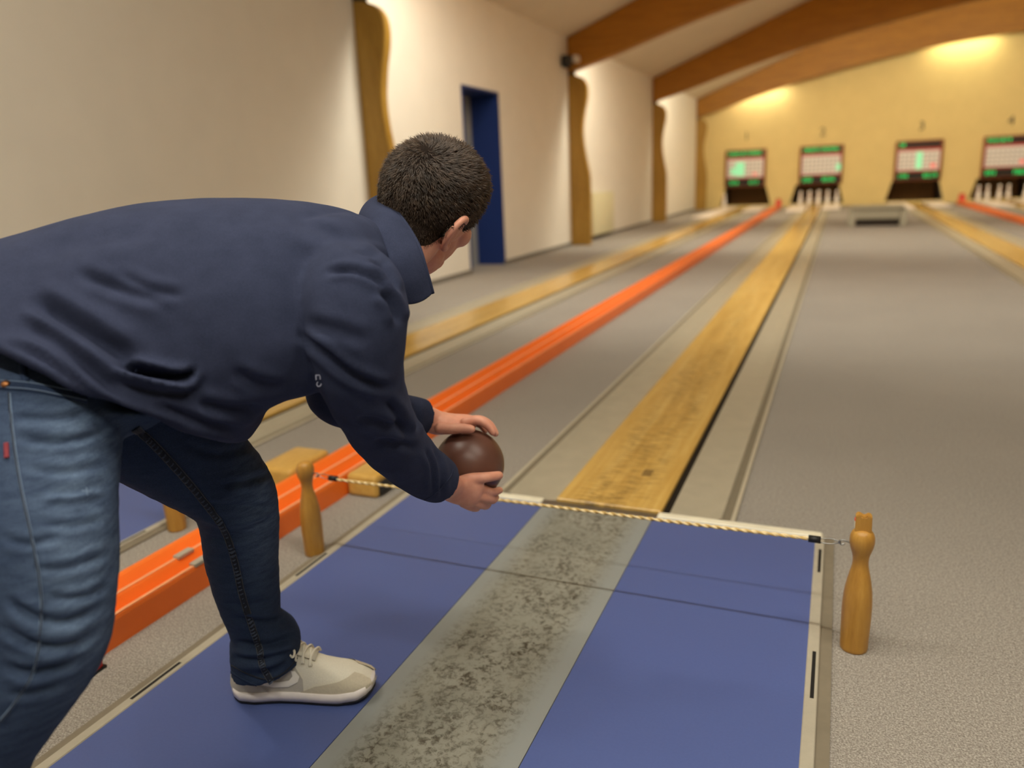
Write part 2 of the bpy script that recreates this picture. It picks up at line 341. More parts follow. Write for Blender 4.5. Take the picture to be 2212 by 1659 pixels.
# orange ball return tracks
def track(x0, x1, ya, yb, label):
    e = tag(empty('ball_return_track', (0, 0, 0)), label, 'ball track', 'orange ball return tracks'); w_ = x1-x0
    h = .082
    pr = [(x0, 0), (x0, h), (x0+.010, h), (x0+.018, h-.004), (x0+.045, h-.034), (x0+.062, h-.034), (x0+.084, h-.006), (x0+.090, h), (x0+.100, h), (x0+.106, h-.006), (x0+.124, h-.034), (x0+.140, h-.034), (x0+w_-.018, h-.006), (x0+w_-.010, h), (x0+w_-.002, h-.003), (x1, h-.012), (x1, 0)]
    for rx in (x0+.095, x1-.009): box('ridge_highlight', (rx-.0055, ya+.004, h-.001), (rx+.0055, yb-.004, h+.0012), 'orange_highlight', e)  # highlight lines along the ridge tops, painted as strips of paler orange
    cuts = list(np.arange(ya, yb, 4.0))+[yb]
    for a, b in zip(cuts, cuts[1:]): prism('track_length', pr, 1, a, b-.003, 'orange_plastic', e)
    return e
tr1 = track(-1.835, -1.645, .93, 25.2, 'long orange ball return track between lanes 1 and 2')
for (x, y) in ((-1.738, 1.52), (-1.655, 1.50)): box('track_clip', (x-.012, y-.03, .078), (x+.012, y+.03, .09), 'trim_cream', tr1, .003)
track(3.03, 3.22, .9, 25.2, 'orange ball return track at the far right between lanes 3 and 4')
for x, lb in ((-1.74, 'small red end bumper of the left ball track by the yellow wall'), (3.20, 'small red end bumper of the right ball track by the yellow wall')):
    e = tag(empty('track_bumper', (x, 25.55, 0)), lb, 'bumper', 'red bumpers at the track ends')
    box('bumper_post', (-.085, -.08, 0), (.085, .10, .21), 'bright_red', e, .035, 3); lathe('bumper_cap', [(.04, 0), (.075, .015), (.075, .05), (.04, .07)], 'red_plastic', e, 16, (0, .01, .205))
o = tag(empty('rubber_wedge', (-1.625, 1.06, 0)), 'small red foot on the carpet at the near end of the orange track', 'foot')
box('foot_block', (-.03, -.05, 0), (.028, .05, .035), 'red_plastic', o, .008); box('foot_pad', (-.033, -.055, 0), (.031, .055, .006), 'black_rubber', o)
# wooden chocks either side of the track
e = tag(empty('wooden_chock', (-1.925, 2.27, 0)), 'larger rounded wooden block on the left side of the orange track', 'wood block')
box('block', (-.085, -.12, 0), (.08, .13, .098), 'block_wood', e, .02, 3); box('felt_pad', (-.07, -.10, -.0), (.07, .11, .004), 'board_brown', e)
e = tag(empty('wooden_chock', (-1.572, 2.28, 0)), 'smaller rounded wooden block on the right side of the orange track', 'wood block')
box('block', (-.066, -.07, 0), (.062, .10, .088), 'block_wood', e, .018, 3); box('side_plate', (.062, -.05, .01), (.07, .08, .06), 'device_dark', e)

# rope posts shaped like ninepins
PPROF = [(.027, 0), (.0305, .004), (.0310, .03), (.0325, .08), (.0325, .12), (.0300, .155), (.0240, .19), (.0185, .215), (.0172, .232), (.0195, .248), (.0245, .264), (.0268, .278), (.0262, .292), (.021, .304), (.011, .310), (.001, .311)]
def post(x, y, label, clip=False):
    e = tag(empty('rope_post', (x, y, 0)), label, 'post', 'ninepin-shaped rope posts')
    lathe('post_body', [tuple(p) for p in cspline(PPROF, 3)], 'post_wood', e, 40)
    s = -1 if x > -.5 or x < -2 else 1
    wire('eyelet', [(s*.024, 0, .272), (s*.040, 0, .276), (s*.048, 0, .272), (s*.044, 0, .265), (s*.036, 0, .267)], .0022, 'steel', e)
    if clip:
        c = prism('clip_plate', [(-.018, .296), (.018, .296), (.0165, .345), (.007, .349), (.004, .343), (-.004, .343), (-.008, .349), (-.0175, .345)], 1, -.011, .011, 'post_wood', e, .002)
        box('sticker', (-.0192, -.007, .313), (-.0175, .006, .330), 'white_strip', c); box('sticker_band', (-.0194, -.007, .3305), (-.0176, .006, .334), 'bright_red', c)
    return e
post(.095, 1.78, 'wooden ninepin-shaped post with a clip plate on the right of the blue mat', True)
post(-1.468, 1.78, 'wooden ninepin-shaped post beside the orange track, left end of the rope')
post(-2.045, 1.78, 'wooden ninepin-shaped post of the neighbouring mat, partly hidden by the knee')
def rope(xa, xb, label):
    e = tag(empty('barrier_rope', ((xa+xb)/2, 1.78, .268)), label, 'rope', 'ropes across the mats'); h = (xb-xa)/2
    P = [(-h+.10, 0, -.004), (-h*.45, 0, -.0035), (0, 0, -.002), (h*.45, 0, -.001), (h-.10, 0, .001)]
    # two strands twisted round each other
    Q = cspline(P, 60); L_ = np.arange(len(Q))
    for k in (0, 1):
        a = L_*.75+k*math.pi; S = Q+np.stack([0*a, (.0019)*np.cos(a), .0019*np.sin(a)], 1)
        wire('rope_strand', S, .0030, 'rope_fibre', e, 7, 1, False)
    for s in (-1, 1):
        wire('end_cap', [(s*(h-.115), 0, -.002+.003*(s > 0)), (s*(h-.088), 0, -.002+.003*(s > 0))], .0085, 'black_rubber', e, 12, 1, False)
        for dz in (.005, -.005): wire('hook_wire', [(s*(h-.09), 0, dz), (s*(h-.065), .002, dz*1.3), (s*(h-.044), 0, .002)], .0013, 'steel', e, 6, 5)
    return e
rope(-1.468, .095, 'beige twisted rope with black end caps stretched across the blue mat')

# ------------------------------------------------------------------ far end
SL = ['brown scoreboard 1 with green digits beside the left column', 'brown scoreboard 2 with green digits above the standing pins', 'brown scoreboard 3 with green digits above the empty pit', 'brown scoreboard 4 with green digits cut by the right edge']
def board(i, L):
    e = tag(empty('scoreboard', (L, BY, 0)), SL[i], 'scoreboard', 'scoreboards on the yellow wall')
    d = -.10; w2 = .615
    box('casing', (-w2, d, .665), (w2, -.001, 1.80), 'board_brown', e, .01, 1)
    f = d-.006
    box('top_display', (-w2+.07, f, 1.60), (w2-.07, d, 1.745), 'board_black', e)
    box('red_frame', (-w2+.05, f-.002, .93), (w2-.05, d, 1.575), 'board_red', e)
    p = box('white_panel', (-w2+.075, f-.008, .965), (w2-.075, f, 1.505), 'board_panel', e)
    box('low_display', (-w2+.05, f, .70), (w2-.05, d, .90), 'board_black', e)
    def led(x0, x1, z0, z1, m, nm='digit'): box(nm, (x0, f-.014, z0), (x1, f-.001, z1), m, e)
    def digits(xa, n, z, w_=.085, h=.12):
        for k in range(n):
            s = text('digit', random.choice('0123456789'), h*1.35, 'led_green', e, .003); s.location = (xa+k*w_, f-.006, z); s.rotation_euler = (math.pi/2, 0, 0)
    nt = [12, 12, 2, 7][i]; digits(-.50, nt, 1.68)
    for xa, n in [((-.42, 3), (.18, 3)), ((-.46, 3), (.10, 4)), ((-.47, 3), (.20, 4)), ((-.47, 3), (.20, 4))][i]: digits(xa, n, .80, .09, .13)
    # the nine-pin diagram and its lit fields
    for r in range(4):
        for k in range(9):
            box('field', (-.52+k*.118, f-.010, 1.01+r*.118), (-.52+k*.118+.072, f-.007, 1.01+r*.118+.06), 'panel_print', p)
    if i == 0: led(-.30, -.02, 1.00, 1.42, 'led_mint', 'lit_field'); led(-.44, -.30, 1.05, 1.25, 'led_mint', 'lit_field'); led(.24, .36, 1.01, 1.08, 'led_red', 'lit_field')
    if i == 1: led(.44, .56, 1.05, 1.25, 'led_mint', 'lit_field')
    if i == 2: led(-.06, .10, .99, 1.47, 'led_mint', 'lit_field'); led(.32, .46, 1.03, 1.13, 'led_red', 'lit_field')
    if i == 3: led(.30, .42, 1.03, 1.13, 'led_red', 'lit_field')
    return e
for i, L in enumerate(LANE_X):
    board(i, L+[-.02, .08, .03, .06][i])
    o = text('lane_number', str(i+1), .34, 'number_grey', None, .01); o.location = (L+[-.02, .08, .05, .06][i], BY-.012, 2.19); o.rotation_euler = (math.pi/2, 0, 0)
    tag(o, ['grey numeral one on the yellow wall above the leftmost scoreboard', 'grey numeral two on the yellow wall above the board with nine pins below', 'grey numeral three on the yellow wall above the board with the empty pit', 'grey numeral four on the yellow wall near the right frame edge'][i], 'number', 'lane numerals on the yellow wall')
KPROF = [(.030, 0), (.036, .006), (.045, .05), (.0555, .13), (.055, .18), (.042, .25), (.028, .31), (.026, .335), (.034, .365), (.038, .39), (.034, .415), (.018, .434), (.001, .438)]
def ninepin(x, y, label, group, z=.05):
    e = tag(empty('ninepin', (x, y, z)), label, 'ninepin', group)
    if not hasattr(ninepin, 'me'):
        b = lathe('pin_body', [tuple(p) for p in cspline(KPROF, 2)], 'pin_white', e, 20); ninepin.me = b.data
        c = lathe('neck_band', [(.0285, .305), (.0292, .31), (.0285, .322), (.0272, .327)], 'board_red', e, 16); ninepin.mc = c.data
    else:
        link('pin_body', ninepin.me, None, e); link('neck_band', ninepin.mc, None, e)
    return e
LX = LANE_X[1]+.08; n = 0
ordn = ['front', 'second-row', 'third-row', 'fourth-row', 'back']; sp = .255
rows = [[0], [-1, 1], [-2, 0, 2], [-1, 1], [0]]
side = {-2: 'leftmost', -1: 'left', 0: 'middle', 1: 'right', 2: 'rightmost'}
for r, row in enumerate(rows):
    for k in row: ninepin(LX+k*sp, 24.95+r*.25, f'white ninepin below scoreboard 2, {ordn[r]} {side[k]} of the nine', 'nine pins standing on lane 2')
L4 = LANE_X[3]+.06
for k, (dx, y) in enumerate(((-.72, 25.3), (-.47, 25.5), (-.22, 25.3), (.03, 25.5), (.40, 25.3))):
    ninepin(L4+dx, y, ['white ninepin below scoreboard 4, leftmost', 'white ninepin below scoreboard 4, second from left', 'white ninepin below scoreboard 4, third from left', 'white ninepin below scoreboard 4, fourth from left', 'white ninepin at the right frame edge below scoreboard 4'][k], 'pins on lane 4')
ninepin(LANE_X[0]-.56, 25.5, 'single white ninepin left standing below scoreboard 1', None)
# low bench between lanes 2 and 3
e = tag(empty('low_bench', (.70, 16.5, 0)), 'low grey bench with dark underside on the carpet between lanes 2 and 3', 'bench')
box('bench_top', (-.46, 0, .33), (.44, .75, .375), 'bench_grey', e, .01); box('front_panel', (-.39, .03, .14), (.37, .06, .33), 'bench_grey', e, .004); box('dark_underside', (-.38, .06, .005), (.36, .7, .20), 'bench_dark', e)
for s in (-1, 1): prism('side_leg', [(0, 0), (.75, 0), (.70, .33), (.05, .33)], 0, -.01+s*.45-.06, -.01+s*.45+.05, 'bench_grey', e, .01)

# ------------------------------------------------------------------ the bowler
from mathutils.bvhtree import BVHTree
HAX = np.array([0, 0, 1.0])-AN[2]*AN; HAX /= np.linalg.norm(HAX)      # horizontal direction away from the camera
def c2w(v): v = np.asarray(v, float); return np.stack([v@AX, v@AY, CAM_H-v@AN], -1)
def w2c(p): p = np.asarray(p, float)-np.array([0, 0, CAM_H]); return p[..., 0:1]*AX+p[..., 1:2]*AY-p[..., 2:3]*AN
def P(x, y, d): return np.array([(x-IMG_W/2)*d/FPX, (y-IMG_H/2)*d/FPX, d])
def pix(w_): c = w2c(w_); return np.stack([c[..., 0]/c[..., 2]*FPX+IMG_W/2, c[..., 1]/c[..., 2]*FPX+IMG_H/2], -1), c[..., 2]
class Soup:
    def __init__(s): s.V = []; s.F = []
    def rings(s, R, cap=True):
        b = len(s.V); k = len(R[0])
        for r in R: s.V += list(r)
        for i in range(len(R)-1): s.F += [[b+i*k+j, b+i*k+(j+1) % k, b+(i+1)*k+(j+1) % k, b+(i+1)*k+j] for j in range(k)]
        if cap: s.F += [[b+j for j in range(k)][::-1], [b+(len(R)-1)*k+j for j in range(k)]]
    def add(s, V, F): b = len(s.V); s.V += list(V); s.F += [[b+i for i in f] for f in F]
def sup(t, p): return np.sign(t)*np.abs(t)**p
def pair_loft(S, st, n=6, seg=40, pw=.9, grow=0.0):
    """stations (ax,ay,bx,by,depth,half width): rings spanning back point A to front point B"""
    T = cspline([tuple(q)+((0,) if len(q) == 6 else ()) for q in st], n); th = np.linspace(0, 2*math.pi, seg, endpoint=False); R = []
    for ax, ay, bx, by, d, hw, tl in T:
        A, B = P(ax, ay, d), P(bx, by, d); c = (A+B)/2; h = (B-A)/2; L = np.linalg.norm(h); h = h/L*(L+grow)
        R.append(c2w(c+np.outer(sup(np.cos(th), pw), h)+np.outer(sup(np.sin(th), pw), (HAX*(1-tl)+np.array([0, 0, tl]))*(hw+grow))))
    S.rings(R)
def tube(S, st, n=6, seg=20, grow=0.0, round_end=(True, True), flat=1.0):
    """stations (x,y,depth,radius m[,depth-radius m]); world-space tapered limb with rounded ends"""
    st = [tuple(q)+((q[3],) if len(q) == 4 else ()) for q in st]
    T = cspline([tuple(P(q[0], q[1], q[2]))+(q[3]+grow, q[4]+grow) for q in st], n)
    C = T[:, :3]; ra = np.maximum(T[:, 3], .002); rb = np.maximum(T[:, 4], .002); tg = np.gradient(C, axis=0); tg /= np.linalg.norm(tg, axis=1)[:, None]
    th = np.linspace(0, 2*math.pi, seg, endpoint=False); R = []
    def ring(c, t_, a_, b_):
        u = np.cross(t_, HAX); u = u/max(1e-6, np.linalg.norm(u)); v = np.cross(t_, u); return c2w(c+np.outer(np.cos(th)*a_, u)+np.outer(np.sin(th)*b_, v))
    if round_end[0]:
        for q in (80, 60, 35): k = math.radians(q); R.append(ring(C[0]-tg[0]*math.sin(k)*min(ra[0], rb[0])*flat, tg[0], ra[0]*math.cos(k), rb[0]*math.cos(k)))
    for c, t_, a_, b_ in zip(C, tg, ra, rb): R.append(ring(c, t_, a_, b_))
    if round_end[1]:
        for q in (35, 60, 80): k = math.radians(q); R.append(ring(C[-1]+tg[-1]*math.sin(k)*min(ra[-1], rb[-1])*flat, tg[-1], ra[-1]*math.cos(k), rb[-1]*math.cos(k)))
    S.rings(R)
def ellipsoid(S, c, axes, rad, n=24):
    th = np.linspace(0, 2*math.pi, n, endpoint=False); R = []
    for ph in np.linspace(-math.pi/2+.08, math.pi/2-.08, n//2):
        R.append(c+np.outer(np.cos(th)*math.cos(ph)*rad[0], axes[0])+np.outer(np.sin(th)*math.cos(ph)*rad[1], axes[1])+math.sin(ph)*rad[2]*axes[2])
    S.rings(R)
def fuse(name, S, voxel, smooth, factor=.5):
    """weld overlapping volumes into one continuous surface"""
    me = bpy.data.meshes.new('tmp'); me.from_pydata([tuple(map(float, v)) for v in S.V], [], S.F); me.update()
    bm = bmesh.new(); bm.from_mesh(me); bmesh.ops.recalc_face_normals(bm, faces=bm.faces); bm.to_mesh(me); bm.free()
    tmp = bpy.data.objects.new('tmp', me); COL.objects.link(tmp)
    r = tmp.modifiers.new('r', 'REMESH'); r.mode = 'VOXEL'; r.voxel_size = voxel; r.adaptivity = 0
    if smooth: s = tmp.modifiers.new('s', 'SMOOTH'); s.iterations = smooth; s.factor = factor
    dg = bpy.context.evaluated_depsgraph_get(); dg.update()
    out = bpy.data.meshes.new_from_object(tmp.evaluated_get(dg)); bpy.data.objects.remove(tmp); bpy.data.meshes.remove(me)
    out.name = name; out.polygons.foreach_set('use_smooth', [True]*len(out.polygons)); return out
def getV(me): a = np.empty(len(me.vertices)*3); me.vertices.foreach_get('co', a); return a.reshape(-1, 3)
def getN(me): a = np.empty(len(me.vertices)*3); me.vertices.foreach_get('normal', a); return a.reshape(-1, 3)
def setV(me, a): me.vertices.foreach_set('co', np.ascontiguousarray(a).ravel()); me.update()
def seg_dist(X, poly):
    """distance of points to a polyline, signed side and position along it"""
    best = np.full(len(X), 1e9); side = np.zeros(len(X)); pos = np.zeros(len(X)); Q = np.array(poly, float)
    L = np.r_[0, np.cumsum(np.linalg.norm(np.diff(Q, axis=0), axis=1))]
    for i in range(len(Q)-1):
        a, b = Q[i], Q[i+1]; ab = b-a; t = np.clip(((X-a)@ab)/(ab@ab), 0, 1); dv = X-(a+t[:, None]*ab); d = np.linalg.norm(dv, axis=1)
        mk = d < best; best[mk] = d[mk]; side[mk] = np.sign(ab[0]*dv[mk, 1]-ab[1]*dv[mk, 0]); pos[mk] = (L[i]+t[mk]*(L[i+1]-L[i]))/L[-1]
    return best, side, pos
def folds(me, L, near, gain=1.7):
    """press creases into cloth: (points, amplitude m, width) with soft ends, on the side given by depth < near"""
    V = getV(me); N = getN(me); x, d = pix(V); off = np.zeros(len(V))
    face = np.clip((d_norm(V, N)+.15)*3, 0, 1)
    for poly, amp, wd in L:
        poly = cspline(poly, 5) if len(poly) > 2 else poly
        ds, sd, ps = seg_dist(x, poly); amp = amp*gain; k = amp*np.exp(-(ds/wd)**2)*np.clip(np.minimum(ps, 1-ps)*5+.02, 0, 1)
        k -= .55*amp*np.exp(-((ds-1.9*wd)/(1.2*wd))**2)*np.clip(np.minimum(ps, 1-ps)*5, 0, 1)
        off += np.where(d < near, k, 0)*face
    setV(me, V+N*off[:, None])
def d_norm(V, N):
    """how far a normal turns towards the viewpoint"""
    v = np.array([0, 0, CAM_H])-V; v /= np.linalg.norm(v, axis=1)[:, None]; return (v*N).sum(1)
def vnoise(X, sc, seed=0):
    r = np.random.RandomState(seed); out = np.zeros(len(X))
    for _ in range(10):
        k = r.normal(size=3)*sc; out += np.sin(X@k+r.uniform(0, 6.28))
    return out/10
def bvh(me): return BVHTree.FromPolygons([v.co[:] for v in me.vertices], [p.vertices[:] for p in me.polygons])
def drape(tree, pts, lift=.001, n=6, spl=True):
    """lay a line of image points onto a surface; returns surface points and normals"""
    Q = cspline(pts, n) if spl and len(pts) > 2 else np.array(pts, float); O = Vector((0, 0, CAM_H)); out = []; nn = []
    for q in Q:
        dv = Vector(c2w(P(q[0], q[1], 1.0))-np.array([0, 0, CAM_H])).normalized(); h = tree.ray_cast(O, dv)
        if h[0] is None: continue
        nrm = h[1] if h[1].dot(dv) < 0 else -h[1]; out.append(np.array(h[0]+nrm*lift)); nn.append(np.array(nrm))
    return np.array(out), np.array(nn)
def ribbon(name, pts, nrm, width, thick, mat, parent):
    pts = np.array(pts); T = np.gradient(pts, axis=0); V = []; F = []
    for p, t_, n_ in zip(pts, T, nrm):
        b = np.cross(t_, n_); b /= np.linalg.norm(b)+1e-9; w_ = width/2
        V += [p-b*w_, p-b*w_*.7+n_*thick, p+b*w_*.7+n_*thick, p+b*w_]
    for i in range(len(pts)-1): F += [[i*4+j, i*4+j+1, i*4+4+j+1, i*4+4+j] for j in range(3)]
    return pydata(name, V, F, mat, parent, True)

# cloth and skin
t = NT('navy_fleece', .95, .12); v = t.coord(); n1 = t.noise(v, 900, 2, .6); n2 = t.noise(v, 26, 4); n3 = t.noise(v, 260, 3)
t.col(t.mix(.5, t.ramp(n1, [(.3, lin((34, 39, 57))), (.7, lin((59, 65, 89)))]), t.ramp(n2, [(.3, lin((41, 46, 65))), (.7, lin((54, 59, 81)))])))
t.b.inputs['Sheen Weight'].default_value = .08; t.b.inputs['Sheen Roughness'].default_value = .5; t.b.inputs['Sheen Tint'].default_value = (*lin((120, 125, 160)), 1)
ad = t.n('ShaderNodeMath', operation='ADD'); t.l(n1, ad.inputs[0]); t.l(n3, ad.inputs[1]); t.bump(ad.outputs[0], .25, .0015)
t = NT('denim', .85, .15); at = t.n('ShaderNodeAttribute'); at.attribute_name = 'fade'
v = t.coord((1, 1, 1)); n1 = t.noise(v, 700, 2, .7); n2 = t.noise(v, 9, 5, .6); n3 = t.noise(t.coord((3, 3, 14)), 7, 5, .65, .3)
dk = t.ramp(n1, [(.3, lin((30, 40, 62))), (.7, lin((44, 58, 84)))]); lt = t.ramp(n1, [(.3, lin((88, 108, 136))), (.7, lin((122, 142, 168)))])
mp = t.n('ShaderNodeMath', operation='MULTIPLY'); t.l(at.outputs['Fac'], mp.inputs[0]); t.l(t.ramp(n3, [(.32, (.25, .25, .25)), (.7, (1.15, 1.15, 1.15))]), mp.inputs[1])
t.col(t.mix(mp.outputs[0], dk, lt)); t.bump(n1, .3, .001)
t = NT('skin', .5, .4); v = t.coord(); n1 = t.noise(v, 30, 4); n2 = t.noise(v, 400, 2)
t.col(t.ramp(n1, [(.3, lin((206, 140, 116))), (.7, lin((226, 164, 138)))])); t.bump(n2, .12, .001)
t.b.inputs['Subsurface Weight'].default_value = .12; t.b.inputs['Subsurface Radius'].default_value = (.012, .005, .003); t.b.inputs['Subsurface Scale'].default_value = .6
t = NT('hair', .5, .35); v = t.coord(); n1 = t.noise(v, 60, 4)
t.col(t.ramp(n1, [(.3, lin((36, 26, 18))), (.7, lin((74, 56, 40)))]))
plain('pucker_denim', (74, 82, 98), .85, .1, .1, 300)
plain('hair_under', (30, 22, 17), .85, .1, .2, 120, .2)
plain('seam_thread', (26, 30, 42), .8); plain('seam_dim', (70, 72, 78), .8); plain('seam_pale', (104, 122, 146), .8); plain('copper', (150, 100, 62), .4, .4, .05, 30, 0, .9); plain('red_tab', (120, 30, 40), .7)
plain('shoe_mesh', (232, 226, 208), .7, .25, .04, 300, .15); plain('shoe_suede', (204, 194, 172), .9, .15, .06, 200, .1); plain('shoe_grey', (192, 186, 174), .75, .2, .04, 300, .1)
plain('shoe_sole', (238, 230, 226), .5); plain('shoe_lace', (240, 234, 216), .8); plain('swoosh_white', (244, 238, 226), .5); plain('chest_print', (130, 132, 150), .7)
plain('eye_white', (226, 220, 212), .3); plain('dark_iris', (48, 34, 24), .2)
t = NT('ball_brown', .38, .45); v = t.coord(); n1 = t.noise(v, 9, 5)
t.col(t.ramp(n1, [(.3, lin((84, 52, 42))), (.7, lin((106, 70, 57)))]))

man = tag(empty('person', (-1.05, 1.16, 0)), 'bowler in navy sweater and blue jeans bending forward with a brown ball', 'person')
def under(o): o.parent = man; o.matrix_parent_inverse = Matrix.Translation((1.05, -1.16, 0)); return o

# ---- ball
BC = P(1014, 1003, 1.74); BR = .0795
bm = bmesh.new(); bmesh.ops.create_uvsphere(bm, u_segments=64, v_segments=32, radius=BR); me = bpy.data.meshes.new('bowling_ball'); bm.to_mesh(me); bm.free()
me.polygons.foreach_set('use_smooth', [True]*len(me.polygons)); ball = link('bowling_ball', me, 'ball_brown'); ball.location = c2w(BC)
tag(ball, 'dark brown bowling ball held between the two hands', 'ball')

# ---- skeleton stations
TORSO = [(-188, 640, 474, 952, 1.225, .215, 1.6), (-140, 588, 512, 956, 1.225, .22, 1.3), (-45, 545, 542, 932, 1.235, .215, .75), (70, 503, 570, 895, 1.245, .21, .25), (190, 463, 610, 868, 1.26, .205),
         (310, 439, 650, 850, 1.275, .21), (450, 427, 695, 838, 1.29, .215), (580, 429, 735, 815, 1.305, .21), (680, 441, 775, 760, 1.32, .185), (742, 455, 812, 705, 1.335, .13), (775, 468, 836, 660, 1.35, .085)]
RARM = [(735, 600, 1.235, .075), (762, 650, 1.175, .082), (770, 720, 1.165, .077), (778, 800, 1.195, .069), (805, 880, 1.27, .063), (852, 958, 1.38, .059), (908, 1013, 1.485, .053), (948, 1038, 1.555, .050)]
LARM = [(800, 560, 1.46, .07), (790, 640, 1.53, .075), (752, 760, 1.57, .068), (722, 845, 1.59, .060), (765, 876, 1.62, .054), (850, 893, 1.68, .048), (918, 903, 1.735, .0435)]
RLEG = [(80, 850, 1.15, .118, .10), (85, 930, 1.11, .113, .105), (86, 1050, 1.06, .100), (96, 1170, 1.02, .091), (102, 1280, 1.005, .084), (98, 1380, 1.0, .077), (44, 1480, 1.0, .071), (-38, 1600, 1.02, .070), (-100, 1760, 1.05, .070), (-140, 1900, 1.09, .062), (-170, 2010, 1.12, .062)]
LLEG = [(250, 850, 1.33, .135, .12), (345, 930, 1.38, .112), (430, 1000, 1.44, .095), (500, 1065, 1.50, .083), (518, 1130, 1.545, .077), (523, 1200, 1.585, .074), (538, 1290, 1.635, .064), (552, 1343, 1.668, .058), (574, 1382, 1.688, .075), (568, 1408, 1.70, .070), (576, 1436, 1.71, .077)]
PELV = [(-150, 800, 240, 950, 1.21, .165), (-150, 710, 330, 920, 1.215, .175), (-110, 640, 400, 870, 1.22, .185)]
LEG_CUT = (578, 1452)

# ---- head frame: face turned down the lane, crown towards the viewer
HU = np.array([.46, -.80, -.38]); HU /= np.linalg.norm(HU)       # camera frame, y down
HF = np.array([.54, -.02, .83]); HF -= HU*(HF@HU); HF /= np.linalg.norm(HF)
HR = np.cross(HF, HU)
if HR[0] < 0: HR = -HR
HC = P(931, 428, 1.42)
def hd(r, f, u): return HC+HR*r+HF*f+HU*u
AXW = [c2w(a)-c2w(np.zeros(3)) for a in (HR, HF, HU)]
SKR = np.array([.083, .100, .096])

# ---- body: one continuous skin surface
S = Soup()
pair_loft(S, [(60, 590, 420, 850, 1.235, .16)]+TORSO[3:], 4, 32, .95, -.035); pair_loft(S, PELV[:2], 4, 32, .95, -.035)
tube(S, [q[:3]+(q[3]-.028,) for q in RARM]+[(968, 1050, 1.60, .029, .024)], 5); tube(S, [q[:3]+(q[3]-.026,) for q in LARM]+[(945, 915, 1.745, .027, .024)], 5)
tube(S, [q[:3]+(q[3]-.025,) for q in RLEG]); tube(S, [q[:3]+(q[3]-.022 if i < 7 else .036,) for i, q in enumerate(LLEG)])
tube(S, [(820, 575, 1.36, .062), (858, 535, 1.385, .058), (893, 500, 1.405, .057), (915, 450, 1.415, .055)], 5)
ellipsoid(S, c2w(hd(0, 0, 0)), AXW, SKR, 32); ellipsoid(S, c2w(hd(0, .030, -.060)), AXW, (.064, .072, .080), 28)
ellipsoid(S, c2w(hd(0, .075, -.118)), AXW, (.032, .026, .026), 18); ellipsoid(S, c2w(hd(0, .086, .012)), AXW, (.052, .020, .018), 18)
for s in (-1, 1): ellipsoid(S, c2w(hd(s*.040, .070, -.045)), AXW, (.026, .028, .026), 16); ellipsoid(S, c2w(hd(s*.052, .012, -.098)), AXW, (.018, .03, .034), 14)
def loc_tube(S, pts, n=4, seg=12):      # tube through head-local points (r,f,u,radius)
    C = cspline([tuple(hd(*q[:3]))+(q[3],) for q in pts], n); tg = np.gradient(C[:, :3], axis=0); th = np.linspace(0, 2*math.pi, seg, endpoint=False); R = []
    for c, t_ in zip(C, tg):
        t_ = t_/np.linalg.norm(t_); a = np.cross(t_, HR+.01); a /= np.linalg.norm(a); b = np.cross(t_, a); R.append(c2w(c[:3]+c[3]*(np.outer(np.cos(th), a)+np.outer(np.sin(th), b))))
    S.rings(R)
loc_tube(S, [(0, .098, .000, .009), (0, .108, -.025, .011), (0, .118, -.045, .013), (0, .108, -.054, .012)])      # nose
loc_tube(S, [(-.022, .096, -.082, .006), (0, .103, -.079, .008), (.022, .096, -.082, .006)]); loc_tube(S, [(-.018, .094, -.094, .006), (0, .100, -.096, .008), (.018, .094, -.094, .006)])   # lips
for s in (-1, 1):                                                                                                   # ears
    loc_tube(S, [(s*.080, .010, -.020, .005), (s*.090, .006, .004, .0062), (s*.099, -.014, .010, .0066), (s*.102, -.030, -.006, .0066), (s*.098, -.030, -.030, .0062), (s*.090, -.018, -.050, .0062), (s*.082, -.004, -.058, .0072), (s*.078, .004, -.046, .006)], 5)
    ellipsoid(S, c2w(hd(s*.084, -.010, -.020)), [AXW[0]*.95-AXW[1]*.3*s, AXW[1], AXW[2]], (.0075, .021, .031), 16)
# right hand under the ball, left hand over it
F_ = .0092
tube(S, [(958, 1046, 1.585, .031, .026), (978, 1056, 1.628, .031, .021), (1003, 1060, 1.653, .036, .017), (1028, 1066, 1.667, .034, .0145)], 5, 20)
tube(S, [(984, 1046, 1.636, .014), (1014, 1035, 1.650, .0128), (1050, 1031, 1.658, .0115), (1078, 1027, 1.681, .0098)])
tube(S, [(1018, 1052, 1.660, .0115), (1040, 1056, 1.672, .0108), (1062, 1063, 1.700, .0098), (1079, 1059, 1.733, .0086)])
tube(S, [(1018, 1066, 1.662, .0115), (1044, 1074, 1.680, .0108), (1063, 1080, 1.716, .0098), (1071, 1074, 1.758, .0086)])
tube(S, [(1012, 1078, 1.668, .0112), (1036, 1088, 1.692, .0105), (1050, 1092, 1.735, .0096), (1056, 1084, 1.778, .0084)])
tube(S, [(1000, 1086, 1.672, .0105), (1018, 1095, 1.702, .0096), (1030, 1097, 1.745, .0088), (1036, 1088, 1.782, .0078)])
tube(S, [(925, 905, 1.735, .029, .025), (945, 913, 1.745, .028, .030), (975, 914, 1.745, .021, .037), (1006, 912, 1.746, .0155, .038), (1020, 913, 1.746, .0125, .036)], 5, 20)
tube(S, [(952, 926, 1.712, .0135), (978, 926, 1.694, .0125), (1000, 925, 1.690, .011), (1018, 927, 1.690, .0095)])
tube(S, [(1005, 912, 1.714, .0118), (1032, 908, 1.711, .0108), (1052, 918, 1.712, .0098), (1065, 934, 1.714, .0084)])
tube(S, [(1008, 910, 1.736, .0118), (1036, 907, 1.736, .0108), (1057, 917, 1.738, .0098), (1070, 936, 1.740, .0084)])
